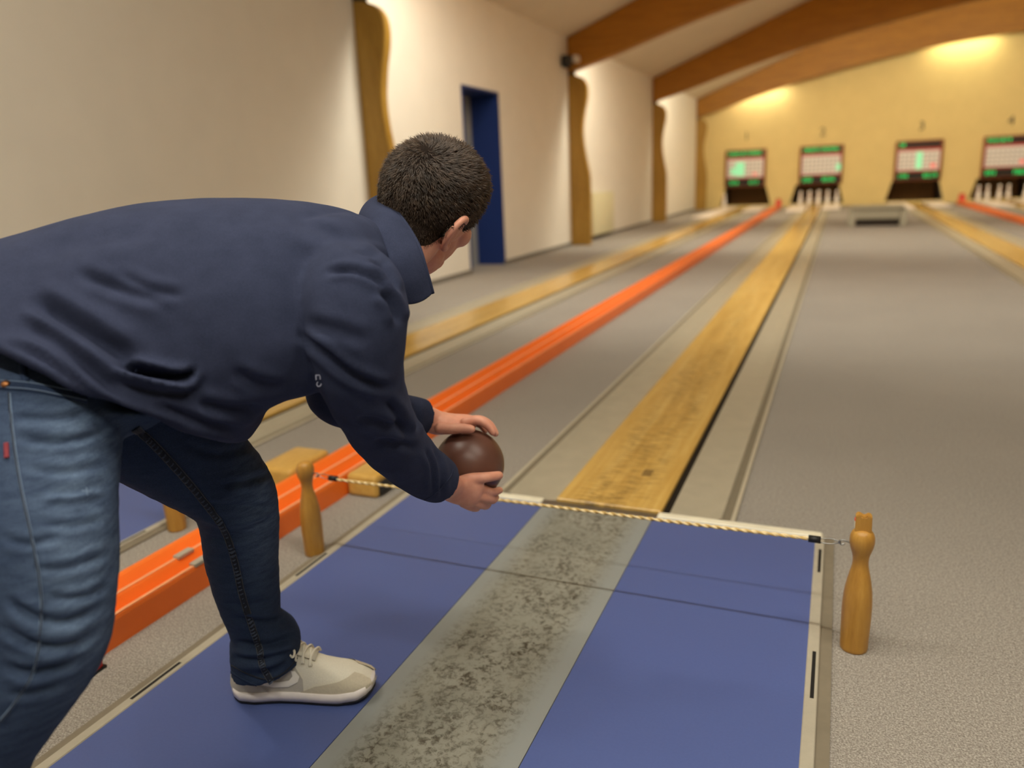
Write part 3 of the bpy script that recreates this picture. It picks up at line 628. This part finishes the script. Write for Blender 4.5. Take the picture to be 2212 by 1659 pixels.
tube(S, [(1006, 911, 1.758, .0115), (1032, 908, 1.761, .0105), (1052, 917, 1.764, .0096), (1064, 933, 1.768, .0082)])
tube(S, [(1000, 914, 1.778, .0105), (1022, 912, 1.784, .0096), (1038, 918, 1.789, .0086), (1048, 930, 1.793, .0076)])
me = fuse('body', S, .0027, 4, .5)
# keep the skin inside the clothes where they cover it, and off the ball
V = getV(me); bw = c2w(BC); dv = V-bw; dl = np.linalg.norm(dv, axis=1); k = dl < BR+.0008
V[k] = bw+dv[k]/dl[k][:, None]*(BR+.0008); setV(me, V)
body = under(link('body', me, 'skin')); body['label'] = 'bare head, neck and hands'
for s in (-1, 1):
    e = lathe('eyeball', [(.001, -.012), (.008, -.009), (.012, 0), (.008, .009), (.001, .012)], 'eye_white', None, 16); e.location = c2w(hd(s*.033, .084, -.018)); under(e)

# ---- hair: a cap over the skull plus short strands
def hair_edge(f): return np.interp(f, [-1, -.6, -.35, -.15, 0, .15, .30, .42, .55, .75, 1], [-.97, -.95, -.80, -.42, -.20, -.18, -.34, -.1, .30, .52, .60])
def hair_point(D_, lift=0.0):
    """skull surface with hair thickness in head-local units"""
    f = D_[:, 1]; edge = hair_edge(f); m_ = np.clip((D_[:, 2]-edge)/.16, 0, 1); m_ = m_*m_*(3-2*m_)
    th_ = .004+.011*np.clip(D_[:, 2]*1.2+.35, 0, 1)+.005*np.clip(f*1.5, 0, 1)*np.clip(D_[:, 2], 0, 1)
    lx = D_*SKR; nz = vnoise(lx, 90, 3)*.0028+vnoise(lx, 240, 5)*.0014
    r = -.012+(.012+th_+nz)*m_; n_ = D_/SKR; n_ /= np.linalg.norm(n_, axis=1)[:, None]
    low = np.clip((-D_[:, 2]-.45)*2, 0, 1)*np.clip(-f*1.5, 0, 1)      # nape runs down the neck
    loc = lx+n_*(r+lift)[:, None]; loc[:, 2] -= low*.030; loc[:, 1] -= low*.004; return loc, n_, m_, th_
bm = bmesh.new(); bmesh.ops.create_icosphere(bm, subdivisions=6, radius=1); me = bpy.data.meshes.new('hair'); bm.to_mesh(me); bm.free()
D_ = getV(me); D_ /= np.linalg.norm(D_, axis=1)[:, None]; loc, n_, m_, th_ = hair_point(D_)
tw = lambda q: c2w(HC+q[:, :1]*HR+q[:, 1:2]*HF+q[:, 2:3]*HU)
setV(me, tw(loc)); bm = bmesh.new(); bm.from_mesh(me); bm.verts.ensure_lookup_table(); bmesh.ops.delete(bm, geom=[bm.verts[i] for i in np.where(m_ < .02)[0]], context='VERTS'); bm.to_mesh(me); bm.free()
me.polygons.foreach_set('use_smooth', [True]*len(me.polygons)); hair = under(link('hair', me, 'hair_under')); hair['label'] = 'short dark brown hair'
# nape: hair running down the back of the neck
bmesh_ = body.data; BV = getV(bmesh_); BN = getN(bmesh_); bx, bd = pix(BV)
low_line = [(846, 470), (872, 508), (903, 538), (930, 531), (962, 512), (978, 492)]
inside = (bd < 1.46) & (bx[:, 0] > 846) & (bx[:, 0] < 982) & (bx[:, 1] > 380) & (bx[:, 1] < np.interp(bx[:, 0], [q[0] for q in low_line], [q[1] for q in low_line])) & (d_norm(BV, BN) > -.1)
dl_, _, _ = seg_dist(bx, low_line)
pol = [list(q.vertices) for q in bmesh_.polygons if all(inside[i] for i in q.vertices)]
uu = sorted({i for f in pol for i in f}); mp2 = {i: j for j, i in enumerate(uu)}; ofs = -.001+.0065*np.clip(dl_[uu]/26, 0, 1)+vnoise(BV[uu], 160, 9)*.0012
nm = pydata('nape_hair', BV[uu]+BN[uu]*ofs[:, None], [[mp2[i] for i in f] for f in pol], 'hair_under', hair, True)
rn = np.random.RandomState(5); pk = rn.choice(len(uu), 5200); b0 = (BV[uu]+BN[uu]*(ofs-.001)[:, None])[pk]; nn_ = BN[uu][pk]
dn = c2w(np.array([-.35, .85, 0]))-c2w(np.zeros(3)); dd = dn+nn_*.45+rn.normal(size=b0.shape)*.22; dd /= np.linalg.norm(dd, axis=1)[:, None]; sdd = np.cross(dd, nn_); sdd /= np.linalg.norm(sdd, axis=1)[:, None]
l2 = rn.uniform(.004, .008, len(b0))[:, None]; V3 = np.stack([b0-sdd*.0005, b0+sdd*.0005, b0+dd*l2], 1).reshape(-1, 3); i3 = np.arange(len(b0))*3
me = bpy.data.meshes.new('nape_strands'); me.from_pydata(V3.tolist(), [], [[int(a), int(a)+1, int(a)+2] for a in i3]); me.update(); ns = link('nape_strands', me, 'hair', hair); ns['kind'] = 'stuff'
r = np.random.RandomState(11); D_ = r.normal(size=(34000, 3)); D_ /= np.linalg.norm(D_, axis=1)[:, None]
D_ = D_[D_[:, 2] > hair_edge(D_[:, 1])+.03][:19000]
loc, n_, m_, th_ = hair_point(D_, -.002)
crown = np.array([.05, -.62, .78]); fl = D_-crown; fl -= n_*(fl*n_).sum(1)[:, None]; fl /= np.linalg.norm(fl, axis=1)[:, None]+1e-6
sw = np.cross(n_, fl); jit = r.normal(size=D_.shape)*.28
dirn = n_*.42+fl*.9+sw*.35+jit; dirn /= np.linalg.norm(dirn, axis=1)[:, None]
ln = (.006+.011*np.clip(D_[:, 2]+.35, 0, 1)+r.uniform(0, .004, len(D_)))[:, None]; sd = np.cross(dirn, n_); sd /= np.linalg.norm(sd, axis=1)[:, None]+1e-9
wdt = .00055; p1 = loc+dirn*ln*.55; p2 = loc+dirn*ln-n_*ln*.18
VV = np.stack([loc-sd*wdt, loc+sd*wdt, p1-sd*wdt*.8, p1+sd*wdt*.8, p2], 1).reshape(-1, 3)
me = bpy.data.meshes.new('hair_strands'); N_ = len(D_); b = np.arange(N_)*5
me.from_pydata(tw(VV).tolist(), [], [list(map(int, q)) for q in np.stack([b, b+1, b+3, b+2], 1)]+[list(map(int, q)) for q in np.stack([b+2, b+3, b+4], 1)]); me.update()
hs = link('hair_strands', me, 'hair', hair); hs['kind'] = 'stuff'

# ---- sweater
S = Soup(); pair_loft(S, TORSO, 6, 48, .88); tube(S, RARM, 6, 28, 0, (True, False)); tube(S, LARM, 6, 24, 0, (True, False))
tube(S, [(745, 565, 1.31, .085), (700, 600, 1.25, .10)], 4, 24)
sw_me = fuse('sweater', S, .0055, 9, .55)
SWF = [([(60, 640), (130, 685), (220, 738), (300, 790)], -.012, 20), ([(160, 590), (260, 625), (360, 655)], -.0045, 13), ([(250, 590), (330, 625), (400, 640)], -.003, 10),
       ([(30, 690), (120, 735), (200, 800), (270, 870)], -.008, 16), ([(240, 800), (320, 826), (400, 832), (436, 800)], .010, 9), ([(262, 790), (330, 806), (392, 816), (428, 803)], -.014, 9),
       ([(700, 590), (765, 586), (820, 612), (853, 668)], -.005, 7), ([(798, 560), (835, 590), (856, 636)], -.006, 8), ([(815, 625), (845, 655), (862, 700)], -.007, 9), ([(770, 540), (812, 552), (840, 580)], -.004, 8),
       ([(640, 718), (690, 752), (755, 806), (825, 834), (858, 830)], -.007, 9), ([(655, 700), (730, 715), (800, 740)], -.003, 14), ([(835, 862), (862, 905), (884, 950)], -.006, 9), ([(770, 905), (825, 912), (878, 925)], -.005, 9),
       ([(800, 960), (850, 955), (905, 968)], -.004, 9), ([(915, 965), (935, 1010), (938, 1075)], -.004, 6), ([(930, 960), (950, 1005), (955, 1080)], -.004, 6), ([(60, 560), (200, 520), (350, 500)], -.0025, 22),
       ([(420, 870), (500, 885), (570, 880)], -.006, 12), ([(330, 870), (420, 905), (510, 925)], -.006, 10), ([(500, 800), (560, 830), (620, 838)], -.004, 12), ([(620, 470), (720, 500), (790, 540)], -.003, 16),
       ([(0, 735), (90, 775), (185, 838), (290, 893), (420, 925)], -.005, 7), ([(893, 868), (902, 900), (897, 935)], -.003, 6)]
folds(sw_me, SWF, 1.75)
V = getV(sw_me); N = getN(sw_me); setV(sw_me, V+N*(vnoise(V, 22, 2)*.0035+vnoise(V, 60, 4)*.0012)[:, None])
sweater = under(link('sweater', sw_me, 'navy_fleece')); sweater['label'] = 'navy fleece sweater'
# standing collar, open at the throat
T_ = [(905, 470, 1.54), (858, 428, 1.50), (819, 423, 1.43), (838, 440, 1.375), (866, 470, 1.335), (902, 528, 1.305), (920, 584, 1.30), (934, 634, 1.315)]
B_ = [(870, 520, 1.57), (818, 468, 1.52), (778, 466, 1.43), (790, 480, 1.355), (814, 500, 1.295), (838, 556, 1.262), (846, 608, 1.262), (864, 657, 1.285)]
Tc = cspline([P(*q) for q in T_], 7); Bc = cspline([P(*q) for q in B_], 7); V = []; F = []; k = 9
for a, b in zip(Tc, Bc):
    for j in range(k):
        s = j/(k-1); bow = math.sin(s*math.pi)*.010; c = (Tc.mean(0)+Bc.mean(0))/2; q = b+(a-b)*s; o_ = q-c; o_ -= 0; V.append(c2w(q+o_/np.linalg.norm(o_)*bow))
F = [[i*k+j, i*k+j+1, (i+1)*k+j+1, (i+1)*k+j] for i in range(len(Tc)-1) for j in range(k-1)]
co = pydata('collar', V, F, 'navy_fleece', None, True); so = co.modifiers.new('s', 'SOLIDIFY'); so.thickness = .006; so.offset = 0; sb = co.modifiers.new('b', 'SUBSURF'); sb.levels = sb.render_levels = 1
co.parent = sweater
wire('collar_edge', [c2w(q) for q in Tc], .0042, 'navy_fleece', sweater, 8, 1, False)
swt = bvh(sw_me)
for pts, w_ in (([(918, 1080), (945, 1062), (972, 1030), (978, 1015)], .004), ([(932, 880), (938, 905), (932, 938)], .003)):
    q, n_ = drape(swt, pts, .0005)
    if len(q) > 2: ribbon('cuff_seam', q, n_, w_, .0012, 'navy_fleece', sweater)
q, n_ = drape(swt, [(680, 822)], .001, spl=False)
if len(q):
    for ch, (px, py), sz in (('E', (692, 813), .020), ('S', (694, 829), .020)):
        q, n_ = drape(swt, [(px, py)], .0015, spl=False); tx = text('chest_letter', ch, sz, 'chest_print', sweater, .0004)
        ex = c2w(np.array([.12, 1, 0]))-c2w(np.zeros(3)); ey = c2w(np.array([1.0, 0, 0]))-c2w(np.zeros(3)); nz = -(c2w(np.array([0, 0, 1.0]))-c2w(np.zeros(3)))
        M_ = Matrix((Vector(ex).normalized(), Vector(ey).normalized(), Vector(nz))).transposed().to_4x4(); M_.translation = Vector(q[0]); tx.matrix_world = Matrix.Translation((0, 0, 0)) @ M_; tx.matrix_parent_inverse = Matrix.Identity(4)
        tx.matrix_basis = M_

# ---- jeans
S = Soup(); pair_loft(S, PELV, 5, 40, .9); tube(S, RLEG, 6, 32, 0, (True, True)); tube(S, LLEG, 6, 30, 0, (True, False))
jm = fuse('jeans', S, .005, 7, .5)
JF = [([(20, 900), (110, 905), (200, 890)], -.005, 9), ([(30, 945), (130, 955), (235, 930)], -.006, 9), ([(50, 1010), (140, 1020), (235, 1000)], -.004, 9), ([(90, 1078), (160, 1075), (232, 1060)], .004, 7), ([(70, 1230), (150, 1225), (235, 1195)], -.004, 9),
      ([(100, 1290), (170, 1290), (238, 1265)], -.005, 8), ([(10, 1290), (70, 1330), (140, 1340), (220, 1310)], -.007, 10), ([(0, 1350), (60, 1385), (130, 1395), (212, 1370)], -.007, 10), ([(0, 1440), (60, 1450), (120, 1440), (180, 1420)], -.007, 10), ([(20, 1500), (80, 1490), (140, 1470)], -.005, 9),
      ([(0, 1160), (60, 1175), (130, 1160)], -.003, 9), ([(90, 1130), (160, 1135), (230, 1120)], -.003, 8),
      ([(400, 960), (470, 980), (560, 960)], -.003, 9), ([(470, 1050), (530, 1040), (590, 1022)], -.006, 8), ([(440, 1090), (500, 1095), (592, 1092)], -.006, 8), ([(430, 1120), (500, 1130), (590, 1110)], .005, 8), ([(440, 1165), (500, 1160), (560, 1150)], -.005, 9),
      ([(500, 1330), (560, 1345), (612, 1340)], -.006, 8), ([(505, 1385), (570, 1395), (645, 1372)], -.010, 9), ([(500, 1420), (560, 1425), (640, 1405)], -.008, 8), ([(560, 1455), (600, 1440), (640, 1410)], -.005, 7), ([(480, 1300), (530, 1310), (600, 1295)], -.003, 8), ([(470, 1240), (540, 1245), (600, 1235)], -.002, 10)]
folds(jm, JF, 1.8, 1.05)
V = getV(jm); N = getN(jm); setV(jm, V+N*(vnoise(V, 30, 6)*.0030+vnoise(V*np.array([1, 1, 2.2]), 75, 8)*.0013)[:, None])
x, d = pix(V); near = (d < 1.22).astype(float)
fade = near*(.16+.50*np.exp(-((x[:, 0]-(150+.02*x[:, 1]))/95)**2)*np.clip((x[:, 1]-840)/80, 0, 1)*np.clip((1500-x[:, 1])/120, .35, 1))
kn = (1-near)*(.06+.42*np.exp(-(((x[:, 0]-560)/45)**2+((x[:, 1]-1130)/120)**2))+.2*np.exp(-(((x[:, 0]-545)/40)**2+((x[:, 1]-1000)/60)**2)))
fa = jm.attributes.new('fade', 'FLOAT', 'POINT'); fa.data.foreach_set('value', np.clip(fade+kn, 0, 1).astype(np.float32))
jeans = under(link('jeans', jm, 'denim')); jeans['label'] = 'blue jeans, faded on the near thigh'
jt = bvh(jm)
q, n_ = drape(jt, [(20, 850), (24, 900), (32, 970), (45, 1050), (66, 1150), (85, 1250), (89, 1330), (76, 1440), (38, 1510), (2, 1556)], 0)
ribbon('side_seam', q, n_, .0036, .0018, 'seam_pale', jeans)
q, n_ = drape(jt, [(20, 850), (24, 900), (32, 970), (45, 1050), (66, 1150), (85, 1250), (89, 1330), (76, 1440), (38, 1510), (2, 1556)], .0024)
ribbon('side_stitch', q, n_, .0018, .0008, 'seam_thread', jeans)
INS = [(292, 925), (330, 958), (395, 1028), (450, 1095), (487, 1150), (508, 1215), (522, 1280), (543, 1350), (560, 1400), (568, 1440), (592, 1482)]
q, n_ = drape(jt, INS, .0002, 8); ins = ribbon('inseam', q, n_, .012, .0022, 'seam_thread', jeans)
for k_ in range(2):
    o_ = 1 if k_ else -1; T2 = np.gradient(q, axis=0); bb_ = np.cross(T2, n_); bb_ /= np.linalg.norm(bb_, axis=1)[:, None]
    wire('stitch_line', q+bb_*.006*o_+n_*.0010, .0009, 'seam_dim', ins, 6, 1, False)
V = []; F = []
q2 = cspline(q[::3], 3); N2 = cspline(n_[::3], 3); T2 = np.gradient(q2, axis=0); B2 = np.cross(T2, N2); B2 /= np.linalg.norm(B2, axis=1)[:, None]
for i in range(0, len(q2)):                                              # puckers across the felled seam
    a = q2[i]-B2[i]*.006; b = q2[i]+B2[i]*.007+T2[i]*.4; up = N2[i]*.0052; t1 = T2[i]/np.linalg.norm(T2[i])*.0022; j = len(V)
    V += [a-t1, a+t1, b+t1, b-t1, (a+b)/2+up-t1*.3, (a+b)/2+up+t1*.3]; F += [[j, j+3, j+4], [j+3, j+2, j+5, j+4], [j+2, j+1, j+5], [j+1, j, j+4, j+5]]
pydata('seam_puckers', V, F, 'pucker_denim', ins, True)['kind'] = 'stuff'
q, n_ = drape(jt, [(4, 832), (60, 836), (120, 847), (186, 862)], .0003); ribbon('pocket_edge', q, n_, .016, .0035, 'denim', jeans)
for dy in (-7, 7):
    q, n_ = drape(jt, [(4, 832+dy), (60, 836+dy), (120, 847+dy), (184, 861+dy)], .0038); ribbon('pocket_stitch', q, n_, .0014, .0006, 'seam_pale', jeans)
q, n_ = drape(jt, [(52, 776), (50, 800), (56, 826)], .0003); ribbon('coin_pocket_edge', q, n_, .010, .003, 'denim', jeans)
q, n_ = drape(jt, [(0, 742), (60, 772), (120, 806), (170, 838)], .001); ribbon('waistband_edge', q, n_, .012, .004, 'denim', jeans)
for nm, px, py, r_o in (('rivet', 15, 833, .006),):
    q, n_ = drape(jt, [(px, py)], .0042, spl=False); rv = lathe(nm, [(.001, -.001), (r_o, 0), (r_o*.8, .002), (r_o*.4, .0024), (.001, .003)], 'copper', jeans, 16)
    rv.matrix_basis = Matrix.Translation(Vector(q[0])) @ Vector(n_[0]).to_track_quat('Z', 'Y').to_matrix().to_4x4()
q, n_ = drape(jt, [(14, 958), (15, 990)], .001, spl=False); ribbon('red_tab', q, n_, .006, .002, 'red_tab', jeans)
q, n_ = drape(jt, [(176, 1060), (198, 1063)], .0006, spl=False); q3, n3 = drape(jt, [(186, 1054), (188, 1070)], .0006, spl=False)
ribbon('worn_mark', q, n_, .0022, .0006, 'seam_pale', jeans); ribbon('worn_mark', q3, n3, .0022, .0006, 'seam_pale', jeans)
for dy in (0, -17):
    q, n_ = drape(jt, [(500, 1452+dy*.9), (535, 1472+dy), (575, 1484+dy), (610, 1472+dy), (640, 1440+dy), (650, 1412+dy)], .0006); ribbon('hem_stitch', q, n_, .003 if dy else .007, .0015, 'seam_thread' if dy else 'denim', jeans)

# ---- shoes
def shoe(lab):
    e = empty('sneaker'); e['label'] = lab
    L = .325
    def half(s):
        return np.interp(s/L, [0, .03, .08, .18, .35, .5, .65, .78, .88, .95, .985, 1], [.004, .020, .031, .037, .036, .040, .047, .050, .046, .036, .022, .004])
    def cen(s): return np.interp(s/L, [0, .3, .6, .8, 1], [0, .002, -.001, -.004, -.010])
    ss = np.r_[np.linspace(0, .02, 10), np.linspace(.023, .29, 90), np.linspace(.2925, L, 22)]
    def lift(s): return np.interp(s/L, [0, .06, .2, .75, .9, 1], [.010, .002, 0, 0, .006, .020])
    def slab(name, z0, z1, gr, mt, sh=1.0):
        R = []; k = 20
        ring = []
        out = [(s, cen(s)+half(s)+gr) for s in ss]+[(s, cen(s)-half(s)-gr) for s in ss[::-1]]
        S_ = Soup(); b0 = [np.array([s*sh, y, z0+lift(s)]) for s, y in out]; zm = (z0+z1)/2; b1 = [np.array([s*sh, y*1.03, zm+lift(s)]) for s, y in out]; b2 = [np.array([s*sh, y, z1+lift(s)*.8]) for s, y in out]
        S_.rings([b0, b1, b2]); return pydata(name, S_.V, S_.F, mt, e, True)
    slab('outsole', 0, .008, .001, 'black_rubber'); slab('midsole', .008, .030, .003, 'shoe_sole')
    def topz(s): return np.interp(s/L, [0, .02, .06, .12, .3, .42, .5, .58, .66, .74, .83, .92, .97, 1], [.040, .075, .094, .096, .100, .112, .110, .098, .085, .077, .070, .058, .046, .034])
    k = 61; ph = np.linspace(-.12, math.pi+.12, k); R = []
    for s in ss:
        w_ = half(s)-.001; zb = .026+lift(s)*.8; h = max(.004, topz(s)-zb); fl = np.interp(s/L, [0, .3, .6, 1], [.55, .62, .85, .9])
        R.append([np.array([s, cen(s)+sup(np.cos(p), .75)*w_*(1-(1-fl)*max(0, math.sin(p))**1.5), zb+h*sup(np.sin(p), .85)]) for p in ph])
    R = np.array(R); n = len(ss); fs = [[i*k+j, i*k+j+1, (i+1)*k+j+1, (i+1)*k+j] for i in range(n-1) for j in range(k-1)]
    Vs = R.reshape(-1, 3); up = pydata('upper', Vs, fs, 'shoe_mesh', e, True)
    cen_f = np.array([Vs[f].mean(0) for f in fs])
    def patch(name, sel, mt, th=.0022):
        idx = [f for f, c in zip(fs, cen_f) if sel(c)]; u = sorted({i for f in idx for i in f}); mp_ = {i: j for j, i in enumerate(u)}
        o = pydata(name, Vs[u], [[mp_[i] for i in f] for f in idx], mt, e, True); so = o.modifiers.new('s', 'SOLIDIFY'); so.thickness = th*2; so.offset = 0; return o
    def on_surf(s, side, z):
        i = min(len(ss)-2, max(0, np.searchsorted(ss, s)-1)); f_ = (s-ss[i])/(ss[i+1]-ss[i]); row = R[i]*(1-f_)+R[i+1]*f_
        row = row[:k//2+1] if side > 0 else row[k//2:][::-1]; return np.array([s, np.interp(z, row[:, 2], row[:, 1]), min(z, row[-1, 2])])
    def band(name, path, zhi, mt, m_=8, out=.0022):
        V = []
        for s, sd_ in path:
            zb = .022+lift(s)*.8; zt = min(zhi(s), topz(s)-.001)
            for j_ in range(m_+1): q_ = on_surf(s, sd_, zb+(zt-zb)*j_/m_); V.append(q_+np.array([0, sd_*out, 0])+np.array([out*1.8*np.clip((s-.28)/.04, 0, 1)-out*np.clip((.03-s)/.03, 0, 1), 0, out*(.3+1.0*np.clip((s-.29)/.03, 0, 1))]))
        o = pydata(name, V, [[i_*(m_+1)+j_, i_*(m_+1)+j_+1, (i_+1)*(m_+1)+j_+1, (i_+1)*(m_+1)+j_] for i_ in range(len(path)-1) for j_ in range(m_)], mt, e, True); return o
    fr = np.r_[np.linspace(.165, .30, 26), np.linspace(.303, .3245, 14)]
    band('toe_overlay', [(a, -1) for a in fr]+[(a, 1) for a in fr[::-1]], lambda s: np.interp(s, [.165, .20, .25, .29, .325], [.030, .046, .055, .066, .07]), 'shoe_suede')
    hr_ = np.r_[np.linspace(.0005, .02, 12), np.linspace(.025, .09, 14)]
    band('heel_counter', [(a, -1) for a in hr_[::-1]]+[(a, 1) for a in hr_], lambda s: np.interp(s, [0, .05, .09], [.080, .062, .034]), 'shoe_grey')
    for sd0 in (1, -1): band('side_panel', [(a, sd0) for a in np.linspace(.070, .172, 24)], lambda s: np.interp(s, [.07, .12, .15, .172], [.07, .085, .095, .060]), 'shoe_grey', 8, .0012)
    # swoosh on both flanks
    SW = [(.055, .062), (.075, .050), (.105, .042), (.140, .044), (.162, .056), (.166, .068), (.156, .079), (.146, .080), (.150, .068), (.142, .059), (.120, .054), (.095, .054), (.070, .060)]
    for sd_ in (1, -1):
        A = np.array(SW); m0 = [(a+b)/2 for a, b in ((A[0], A[-1]), (A[1], A[12]), (A[2], A[11]), (A[3], A[10]), (A[4], A[9]), (A[5], A[8]), (A[6], A[7]))]
        V = []; 
        def on(s, z):
            i = np.argmin(abs(ss-s)); row = R[i]; row = row[k//2:] if sd_ < 0 else row[:k//2+1]; y = np.interp(z, np.sort(row[:, 2]), row[np.argsort(row[:, 2]), 1]); return np.array([s, y+sd_*.0040, z])
        pr_ = [(0, 12), (1, 12), (2, 11), (3, 10), (4, 9), (5, 8), (6, 7)]
        for a, b in pr_: V += [on(*A[a]), on(*((A[a]+A[b])/2))+np.array([0, sd_*.0012, 0]), on(*A[b])]
        pydata('swoosh', V, [[i*3+j, i*3+j+1, i*3+4+j, i*3+3+j] for i in range(6) for j in range(2)], 'swoosh_white', e, True)
    # tongue, eyestays and laces
    tz = lambda s: topz(s)+.004
    pydata('tongue', [(s, y, tz(s)+.004-abs(y)*.25) for s in (.120, .14, .16, .18, .20) for y in (-.02, -.007, .007, .02)], [[i*4+j, i*4+j+1, i*4+5+j, i*4+4+j] for i in range(4) for j in range(3)], 'shoe_mesh', e, True).modifiers.new('s', 'SOLIDIFY').thickness = .004
    for i, s in enumerate((.142, .158, .174, .190)):
        for d_ in (1, -1):
            o_ = -.010*d_
            wire('lace', [(s+o_*.2, -.030, tz(s)-.014), (s, -.020, tz(s)+.000), (s+.004*d_, 0, tz(s)+.006), (s+.008*d_, .020, tz(s)+.000), (s+.009*d_, .030, tz(s)-.014)], .0024, 'shoe_lace', e, 8, 5)
    wire('lace_bow', [(.136, 0, tz(.136)+.008), (.150, -.022, tz(.14)+.018), (.163, -.040, tz(.14)+.016), (.160, -.048, tz(.14)+.008), (.146, -.030, tz(.14)+.010), (.136, -.004, tz(.136)+.009)], .0026, 'shoe_lace', e, 8, 7)
    wire('lace_bow', [(.136, 0, tz(.136)+.008), (.134, .020, tz(.14)+.012), (.128, .045, tz(.14)+.000), (.140, .046, tz(.14)-.016), (.142, .026, tz(.14)-.002), (.136, .002, tz(.136)+.007)], .0026, 'shoe_lace', e, 8, 7)
    wire('lace_end', [(.136, .004, tz(.136)+.008), (.150, .030, tz(.15)+.000), (.158, .047, tz(.15)-.022), (.165, .050, tz(.15)-.034)], .0028, 'shoe_lace', e, 8, 6)
    return e
sh = shoe('white running shoe on the forward foot'); A_ = c2w(w2c(np.array([-1.198, 1.118, 0]))); ang = math.atan2(.128, .300)
sh.parent = man; sh.location = (-1.200+1.05, 1.122-1.16, .0125); sh.rotation_euler = (0, 0, ang)
s2 = copy_tree(sh, man); s2['label'] = 'white running shoe on the rear foot'
fp = c2w(P(-170, 2010, 1.12)); s2.location = (fp[0]+1.05-.075, fp[1]-1.16-.03, .0125); s2.rotation_euler = (0, 0, ang)
